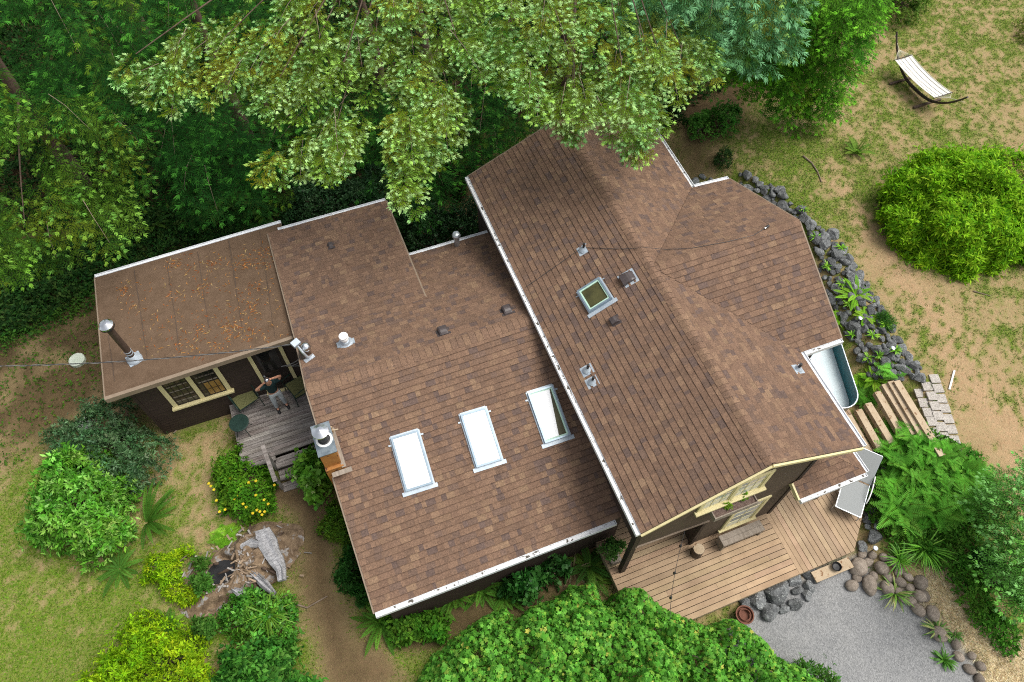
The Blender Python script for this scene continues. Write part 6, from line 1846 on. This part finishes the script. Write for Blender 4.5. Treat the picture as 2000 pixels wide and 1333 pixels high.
for k, (x, y) in enumerate(BP):
    p = gat(x, y, .3)
    fern('bracken_fern', 'lush bracken fern in the bank right of the front deck', p + [0, 0, .12], 11, g.uniform(.55, .85), 170 + k, BRK, bracken=True, wd=.27, pairs=17, tilt=(25, 70), droop=.5, group='bracken ferns beside the front deck')
mound('ground_cover', 'leafy ground cover below the bracken bank', 'ground cover', wp([(1700, 870), (1780, 840), (1900, 890), (1935, 950), (1920, 1060), (1940, 1180), (1990, 1230), (1990, 1290), (1900, 1210), (1840, 1110), (1740, 1060), (1700, 1000)], .5), .22, 4200, 4, .085, .045, [(.05, .17, .016), (.075, .22, .02), (.10, .27, .03)], 116, edge=.3, kind='stuff')
def strap(name, label, cat, ctr, n, L, W, seed, cols, tilt=(20, 75), droop=.7, group=None):
    g = np.random.default_rng(seed); parts = []
    for i in range(n):
        a_ = g.random() * 6.28; el = R_(g.uniform(*tilt)); l = L * g.uniform(.6, 1.1); k = 7
        h = np.array([math.cos(a_), math.sin(a_), 0]); t = np.linspace(0, 1, k + 1)
        ca = el - droop * 2 * t
        P = np.asarray(ctr) + np.concatenate([[[0, 0, 0]], h * np.cumsum(np.cos(ca[:-1]))[:, None] * l / k + np.array([0, 0, 1]) * np.cumsum(np.sin(ca[:-1]))[:, None] * l / k])
        P[:, 2] = np.maximum(P[:, 2], ctr[2] + .02)
        S = np.array([-h[1], h[0], 0]); c = palette(1, cols, g, .12)
        wv = W * np.sin(np.clip(t * .9 + .1, 0, 1) * math.pi) ** .6
        A = P[:-1] + S * wv[:-1, None] / 2; B = P[1:] + S * wv[1:, None] / 2; C2 = P[1:] - S * wv[1:, None] / 2; D2 = P[:-1] - S * wv[:-1, None] / 2
        V = np.stack([A, B, C2, D2], 1).reshape(-1, 3)
        parts.append((V, np.repeat(c, len(V), 0)))
    o = emit(parts, name, MAT['glossleaf']); return tag(o, label, cat, group)
strap('day_lily', 'big strappy leaved plant above the rounded cobbles', 'plant', gat(1800, 1075), 120, .85, .03, 120, [(.10, .32, .022), (.15, .40, .03), (.20, .46, .05)])
strap('day_lily', 'smaller strappy plant between the cobbles and the first one', 'plant', gat(1755, 1095), 70, .55, .03, 121, [(.09, .28, .022), (.13, .35, .03)])
strap('crocosmia', 'spiky plant sprawling onto the gravel by the cobbles', 'plant', gat(1745, 1160), 46, .6, .035, 122, [(.10, .24, .03), (.15, .30, .04), (.30, .33, .12)])
strap('variegated_plant', 'cream striped leafy plant on the gravel edge', 'plant', gat(1828, 1232), 60, .45, .04, 123, [(.30, .36, .12), (.09, .22, .03), (.42, .44, .20), (.07, .19, .03)])
strap('garden_plant', 'small green plant alone at the lower edge of the gravel', 'plant', gat(1842, 1290), 34, .36, .045, 124, [(.06, .19, .02), (.09, .24, .03)])
strap('garden_plant', 'green weeds among the edging stones by the straw', 'plant', gat(1862, 1240), 30, .3, .03, 125, [(.06, .17, .02), (.09, .22, .03)])
strap('day_lily', 'long grassy leaves arching over the salal by the stump', 'plant', gat(535, 1210) + [0, 0, .4], 60, .75, .022, 126, [(.12, .26, .02), (.16, .32, .03)])
strap('flax_plant', 'bronze spiky plant by the front wall near the porch', 'plant', gat(1118, 1115), 30, .6, .025, 127, [(.22, .17, .10), (.14, .13, .06), (.06, .09, .02)])
for k, (x, y) in enumerate([(1590, 470), (1612, 525), (1640, 560), (1655, 600), (1700, 660), (1712, 700), (1660, 660), (1745, 690), (1690, 705), (1565, 415), (1640, 490), (1725, 640)]):
    strap('rock_weed', 'little green weed growing between the rocks by the cross gable', 'weed', gat(x, y) + [0, 0, .12], 22, .26, .03, 190 + k, SWB + [(.08, .22, .02)], group='weeds between the rocks')
# right evergreen
dark('blue green yew like tree at the right edge beside the straw', [(1925, 985), (1960, 945), (2070, 900), (2090, 1180), (2040, 1190), (1995, 1160), (1955, 1110), (1960, 1060), (1935, 1020)], lambda x, y: 1.6 + .007 * max(0, x - 1880), 84, 72, (2060, 1080, 3), pin=[(.055, .19, .022), (.075, .23, .032), (.045, .16, .016)], ptp=[(.22, .54, .12), (.26, .58, .17), (.19, .50, .08)], tipfrac=.55, group=None, size=.62, th=4, tr=.14, fl=.085, fw=.030, spreadz=.5, droop=.25, gap=15)
mound('ground_cover', 'dark leafy skirt under the yew like tree', 'ground cover', wp([(1890, 1090), (1925, 1070), (1995, 1150), (2070, 1195), (2070, 1215), (2000, 1175), (1940, 1140)], .5), .4, 1500, 4, .085, .035, [(.02, .075, .02), (.03, .095, .024)], 117, edge=.3, kind='stuff')
# small plants in pots
p = np.array([9.80, -5.05, .92])
mound('potted_plant', 'trailing green plant growing in the blue pot', 'plant', [(p[0] + .27 * math.cos(a_), p[1] + .27 * math.sin(a_)) for a_ in np.linspace(0, 6.28, 13)[:-1]], .32, 240, 4, .07, .04, [(.07, .17, .03), (.10, .22, .045), (.13, .25, .06)], 118, edge=.2, base=.80, stem=3)
for x, y, lb in ((1416, 985, 'small lime plant at the left of the window box'), (1449, 971, 'small lime plant at the right of the window box')):
    p = at(x, y, 3.42)
    mound('potted_plant', lb, 'plant', [(p[0] + .09 * math.cos(a_), max(x * 0 + yG - .27, min(yG - .05, p[1] + .09 * math.sin(a_)))) for a_ in np.linspace(0, 6.28, 9)[:-1]], .14, 60, 4, .05, .03, [(.15, .32, .02), (.20, .40, .03)], 119, edge=.08, base=3.36, stem=1)

# ------------------------------------------------------------------ lawn blades, straw, needles
g = np.random.default_rng(500)
def scatter_ground(n, px):
    poly = [at(x, y, .3)[:2] for x, y in px]
    return sample_poly(poly, n, g)
VIEW = [(-300, -80), (2450, -80), (2450, 1420), (-300, 1420)]
def blades(P, L, W, cols, tiltmax=1.0):
    n = len(P); T = np.stack([P[:, 0], P[:, 1], gz(P[:, 0], P[:, 1])], -1)
    N = np.tile([0, 0, 1.], (n, 1)); D = nrm(N * g.uniform(.25, 1, (n, 1)) + tang(N, g) * tiltmax)
    l = L * g.uniform(.5, 1.3, n)
    return kites(T, D, tang(D, g), l, W, palette(n, cols, g, .15), .0, .35)
Q = scatter_ground(1150000, VIEW)
gr, gv, fo, st, wm = masks(Q)
hb = inpoly(Q, [(-.7, 2.6), (4, 2.6), (4, -4.5), (9.6, -4.5), (9.6, -7.3), (15.7, -7.3), (17.9, -5.1), (17.9, -3), (16.8, -3), (16.8, 2.7), (15.2, 2.7), (15.2, 5.5), (10, 5.5), (10, 6), (-.7, 6.4)])
keep = (g.random(len(Q)) < np.clip(gr * 1.15, 0, 1)) & ~hb & (fo < .6)
Qg = Q[keep]
left = Qg[:, 0] < 6
o = emit([blades(Qg[left], .085, .016, [(.13, .28, .016), (.18, .34, .022), (.10, .22, .014), (.30, .32, .07)]), blades(Qg[~left], .08, .018, [(.12, .25, .026), (.15, .29, .035), (.22, .27, .055), (.36, .31, .13), (.08, .18, .02)])], 'lawn_grass', MAT['leaf'])
tag(o, 'short patchy grass growing across the dry lawn', 'grass', kind='stuff')
Qd = Q[(g.random(len(Q)) < .10 * (1 - gr) * (1 - gv) * (1 - st)) & ~hb & (fo < .5)]
o = emit([blades(Qd, .07, .008, [(.42, .31, .17), (.50, .38, .22), (.34, .24, .13)], 3.5)], 'dry_grass', MAT['leaf']); tag(o, 'dry straw coloured grass blades lying on the bare soil', 'dry grass', kind='stuff')
Qs = sample_poly([p[:2] for p in STRAW], 9000, g)
o = emit([blades(Qs + g.normal(size=Qs.shape) * .04, .16, .010, [(.74, .63, .40), (.82, .72, .50), (.58, .46, .26)], 3.2)], 'straw', MAT['leaf']); tag(o, 'pale straw mulch strewn along the path by the yew', 'straw', kind='stuff')
# rusty needles on the annex roof
NP = []
for (x, y, n_, s_) in [(352, 510, 40, 14), (335, 515, 20, 10), (245, 565, 26, 10), (263, 600, 14, 8), (345, 575, 18, 9), (390, 570, 16, 8), (412, 515, 26, 10), (466, 518, 24, 9), (490, 515, 20, 8), (520, 518, 18, 7), (495, 580, 24, 14), (505, 560, 16, 10), (490, 602, 20, 7), (400, 645, 22, 8), (440, 645, 16, 8), (470, 650, 40, 14), (355, 673, 18, 9), (372, 680, 18, 9), (460, 635, 18, 10), (420, 680, 16, 10), (510, 650, 14, 12), (455, 600, 14, 14), (430, 545, 20, 22), (300, 640, 8, 20), (505, 500, 30, 18), (528, 490, 20, 10)]:
    NP += [(x + g.normal() * s_ * 1.3, y + g.normal() * s_ * .8) for _ in range(int(n_ * 1.15))]
NP += [(x, y) for x, y in zip(g.uniform(230, 560, 260), g.uniform(470, 700, 260)) if inpoly(np.array([[x, y]]), [(195, 560), (545, 450), (562, 655), (215, 765)])[0]]
NP = [q for q in NP if inpoly(np.array([q]), [(190, 548), (540, 442), (566, 658), (210, 772)])[0]]
T = np.array([pA(*q) + nA * .008 for q in NP]); n_ = len(T)
NN = np.tile(nA, (n_, 1)); D = tang(NN, g)
o = emit([kites(T, D, NN, g.uniform(.05, .15, n_), g.uniform(.010, .024, n_), palette(n_, [(.42, .15, .035), (.50, .24, .07), (.55, .36, .16), (.34, .11, .03)], g, .15), .02)], 'fallen_needles', MAT['leaf'])
tag(o, 'rusty fallen redwood needles scattered over the annex roof', 'needles', kind='stuff')

# ------------------------------------------------------------------ the person and the camera held overhead
def skin_obj(name, chains, mat, parent, sub=2):
    """chains: list of [(x,y,z,r), ...]; first point of a later chain may repeat an earlier point to branch there"""
    vs = []; es = []; rs = []; key = {}
    for ch in chains:
        prev = None
        for p in ch:
            k = tuple(round(c, 4) for c in p[:3])
            if k not in key:
                key[k] = len(vs); vs.append(p[:3]); rs.append(p[3])
            i = key[k]
            if prev is not None and prev != i: es.append((prev, i))
            prev = i
    me = bpy.data.meshes.new(name); me.from_pydata(vs, es, []); me.update()
    o = bpy.data.objects.new(name, me); C.objects.link(o)
    sk = o.modifiers.new('skin', 'SKIN'); sk.use_smooth_shade = True
    ss = o.modifiers.new('sub', 'SUBSURF'); ss.levels = sub; ss.render_levels = sub
    sv = me.skin_vertices[0].data if me.skin_vertices else None
    if sv is None:
        bpy.context.view_layer.objects.active = o
        bpy.ops.mesh.customdata_skin_add(); sv = me.skin_vertices[0].data
    for i, r in enumerate(rs):
        rr = r if hasattr(r, '__len__') else (r, r)
        sv[i].radius = rr; sv[i].use_root = (i == 0)
    # bake the modifiers into a plain mesh
    dg = bpy.context.evaluated_depsgraph_get()
    m2 = bpy.data.meshes.new_from_object(o.evaluated_get(dg))
    o.modifiers.clear(); o.data = m2; m2.name = name
    m2.materials.clear(); m2.materials.append(mat)
    m2.polygons.foreach_set('use_smooth', [True] * len(m2.polygons))
    if parent is not None: o.parent = parent
    return o
pf_ = at(552, 796, .45)
per = thing('person', 'person in dark shirt and grey trousers aiming a camera upward on the grey deck', 'person', (pf_[0], pf_[1], .452), R_(12))
el = {-1: (-.38, -.06, 1.50), 1: (.36, -.02, 1.53)}
wr = {-1: (-.14, -.14, 1.74), 1: (.13, -.13, 1.76)}
body = [[(0, .02, .90, (.13, .10)), (0, .03, 1.05, (.125, .095)), (0, .03, 1.22, (.145, .10)), (0, .02, 1.36, (.12, .085)), (0, -.01, 1.44, .056), (0, -.035, 1.50, .058)]]
for s in (-1, 1):
    body.append([(0, .02, 1.36, (.12, .085)), (s * .17, .02, 1.36, .058), (s * .27, -.02, 1.40, .046), el[s] + (.041,), tuple((np.array(el[s]) * .4 + np.array(wr[s]) * .6)) + (.036,), wr[s] + (.027,), (wr[s][0] * .72, wr[s][1] - .03, wr[s][2] + .06, (.034, .018))])
    body.append([(0, .02, .90, (.13, .10)), (s * .095, .01, .82, .085), (s * .12, -.02, .47, .056), (s * .125, .02, .26, .05), (s * .13, .03, .09, .036), (s * .14, -.10, .04, .032), (s * .145, -.17, .03, .026)])
    hb_ = np.array([wr[s][0] * .72, wr[s][1] - .03, wr[s][2] + .06])
    for i in range(4):
        o_ = np.array([-s * .012 * (i - 1.5) * 0, -.012, 0]) + np.array([0, .0, 0])
        k0 = hb_ + np.array([-s * .01, -.012 + .018 * (i - 1.5), .028 - .004 * abs(i - 1.5)])
        k1 = k0 + np.array([-s * .022, -.004, .026]); k2 = k1 + np.array([-s * .028, 0, .006 - .002 * i])
        body.append([tuple(hb_) + ((.034, .018),), tuple(k0) + (.010,), tuple(k1) + (.009,), tuple(k2) + (.008,)])
    th_ = hb_ + np.array([-s * .028, .03, -.012])
    body.append([tuple(hb_) + ((.034, .018),), tuple(th_) + (.011,), tuple(th_ + np.array([-s * .02, .004, .022])) + (.009,)])
skin_obj('body', body, MAT['skin'], per)
# head: tilted back, with brow, nose, mouth, ears
hd = Matrix.Translation((0, -.01, 1.575)) @ Matrix.Rotation(R_(-38), 4, 'X')
m = MB()
nu, nv = 18, 14
vs = []; fs = []
for j in range(nv + 1):
    ph = math.pi * j / nv
    for i in range(nu):
        th = 2 * math.pi * i / nu
        x, y, z = math.sin(ph) * math.cos(th), math.sin(ph) * math.sin(th), math.cos(ph)
        X, Y, Z = x * .075, y * .096, z * .115
        if z < -.1: X *= 1 - .28 * (-z); Y *= 1 - .12 * (-z)
        fr = max(0, -y) ** 6
        nose = math.exp(-((x / .16) ** 2 + ((z + .12) / .22) ** 2)) * fr
        eye = (math.exp(-(((x - .38) / .16) ** 2 + ((z - .08) / .12) ** 2)) + math.exp(-(((x + .38) / .16) ** 2 + ((z - .08) / .12) ** 2))) * max(0, -y) ** 2
        lip = math.exp(-((x / .3) ** 2 + ((z + .48) / .08) ** 2)) * max(0, -y) ** 2
        Y -= .026 * nose + .006 * lip - .010 * eye
        vs.append(hd @ Vector((X, Y, Z)))
for j in range(nv):
    for i in range(nu): fs.append((j * nu + i, (j + 1) * nu + i, (j + 1) * nu + (i + 1) % nu, j * nu + (i + 1) % nu))
m.add(vs, fs)
for s in (-1, 1):
    m.boxm(hd @ Matrix.Translation((s * .076, .01, -.01)), .014, .03, .055)
m.build('head', MAT['skin'], per, smooth=True, world=False)
m = MB(); vs = []; fs = []
for j in range(9):
    ph = math.pi * .5 * j / 8 * 1.1
    for i in range(nu):
        th = 2 * math.pi * i / nu
        y = math.sin(th) * math.sin(ph)
        cut = 1 if y > -.35 else .72
        vs.append(hd @ Vector((math.sin(ph) * math.cos(th) * .082 * (1 if cut == 1 else .95), y * .104 * cut + .006, math.cos(ph) * .124)))
for j in range(8):
    for i in range(nu): fs.append((j * nu + i, (j + 1) * nu + i, (j + 1) * nu + (i + 1) % nu, j * nu + (i + 1) % nu))
m.add(vs, fs); m.build('hair', MAT['hair'], per, smooth=True, world=False)
sh = [[(0, .02, .93, (.145, .112)), (0, .03, 1.06, (.142, .112)), (0, .03, 1.22, (.162, .117)), (0, .02, 1.36, (.135, .10)), (0, .0, 1.42, .075)]]
for s in (-1, 1):
    sh.append([(0, .02, 1.36, (.135, .10)), (s * .17, .02, 1.37, .075), (s * .26, -.02, 1.395, .064), (s * .315, -.035, 1.44, .060)])
skin_obj('shirt', sh, MAT['shirt'], per)
tr_ = [[(0, .02, .99, (.132, .104)), (0, .02, .90, (.146, .115))]]
for s in (-1, 1):
    tr_.append([(0, .02, .90, (.146, .115)), (s * .098, .01, .82, .098), (s * .12, -.02, .47, .070), (s * .127, .02, .26, .066), (s * .132, .03, .10, .060)])
skin_obj('trousers', tr_, MAT['jeans'], per)
for s in (-1, 1):
    skin_obj('shoe', [[(s * .132, .07, .045, .042), (s * .135, .0, .05, .046), (s * .142, -.10, .04, .044), (s * .146, -.18, .035, .036)]], MAT['black'], per)
cm_ = thing('camera', 'black camera with round lens held up in both hands', 'camera', (pf_[0], pf_[1], .452), R_(12))
m = MB(); Mc = Matrix.Translation((0, -.165, 1.865)) @ Matrix.Rotation(R_(-52), 4, 'X')
m.boxm(Mc, .135, .065, .09); m.boxm(Mc @ Matrix.Translation((0, 0, .055)), .05, .05, .03)
m.build('camera_body', MAT['black'], cm_, world=False)
m = MB(); ax = Mc.to_3x3() @ Vector((0, -1, 0)); pc = Mc @ Vector((0, -.03, 0))
m.lathe([(.042, 0), (.042, .05), (.046, .055), (.046, .09), (.036, .09), (.034, .075)], pc, ax, n=18); m.build('lens', MAT['black'], cm_, world=False)
m = MB(); m.lathe([(.034, .076), (0, .082)], pc, ax, n=18); m.build('lens_glass', MAT['chrome'], cm_, world=False)
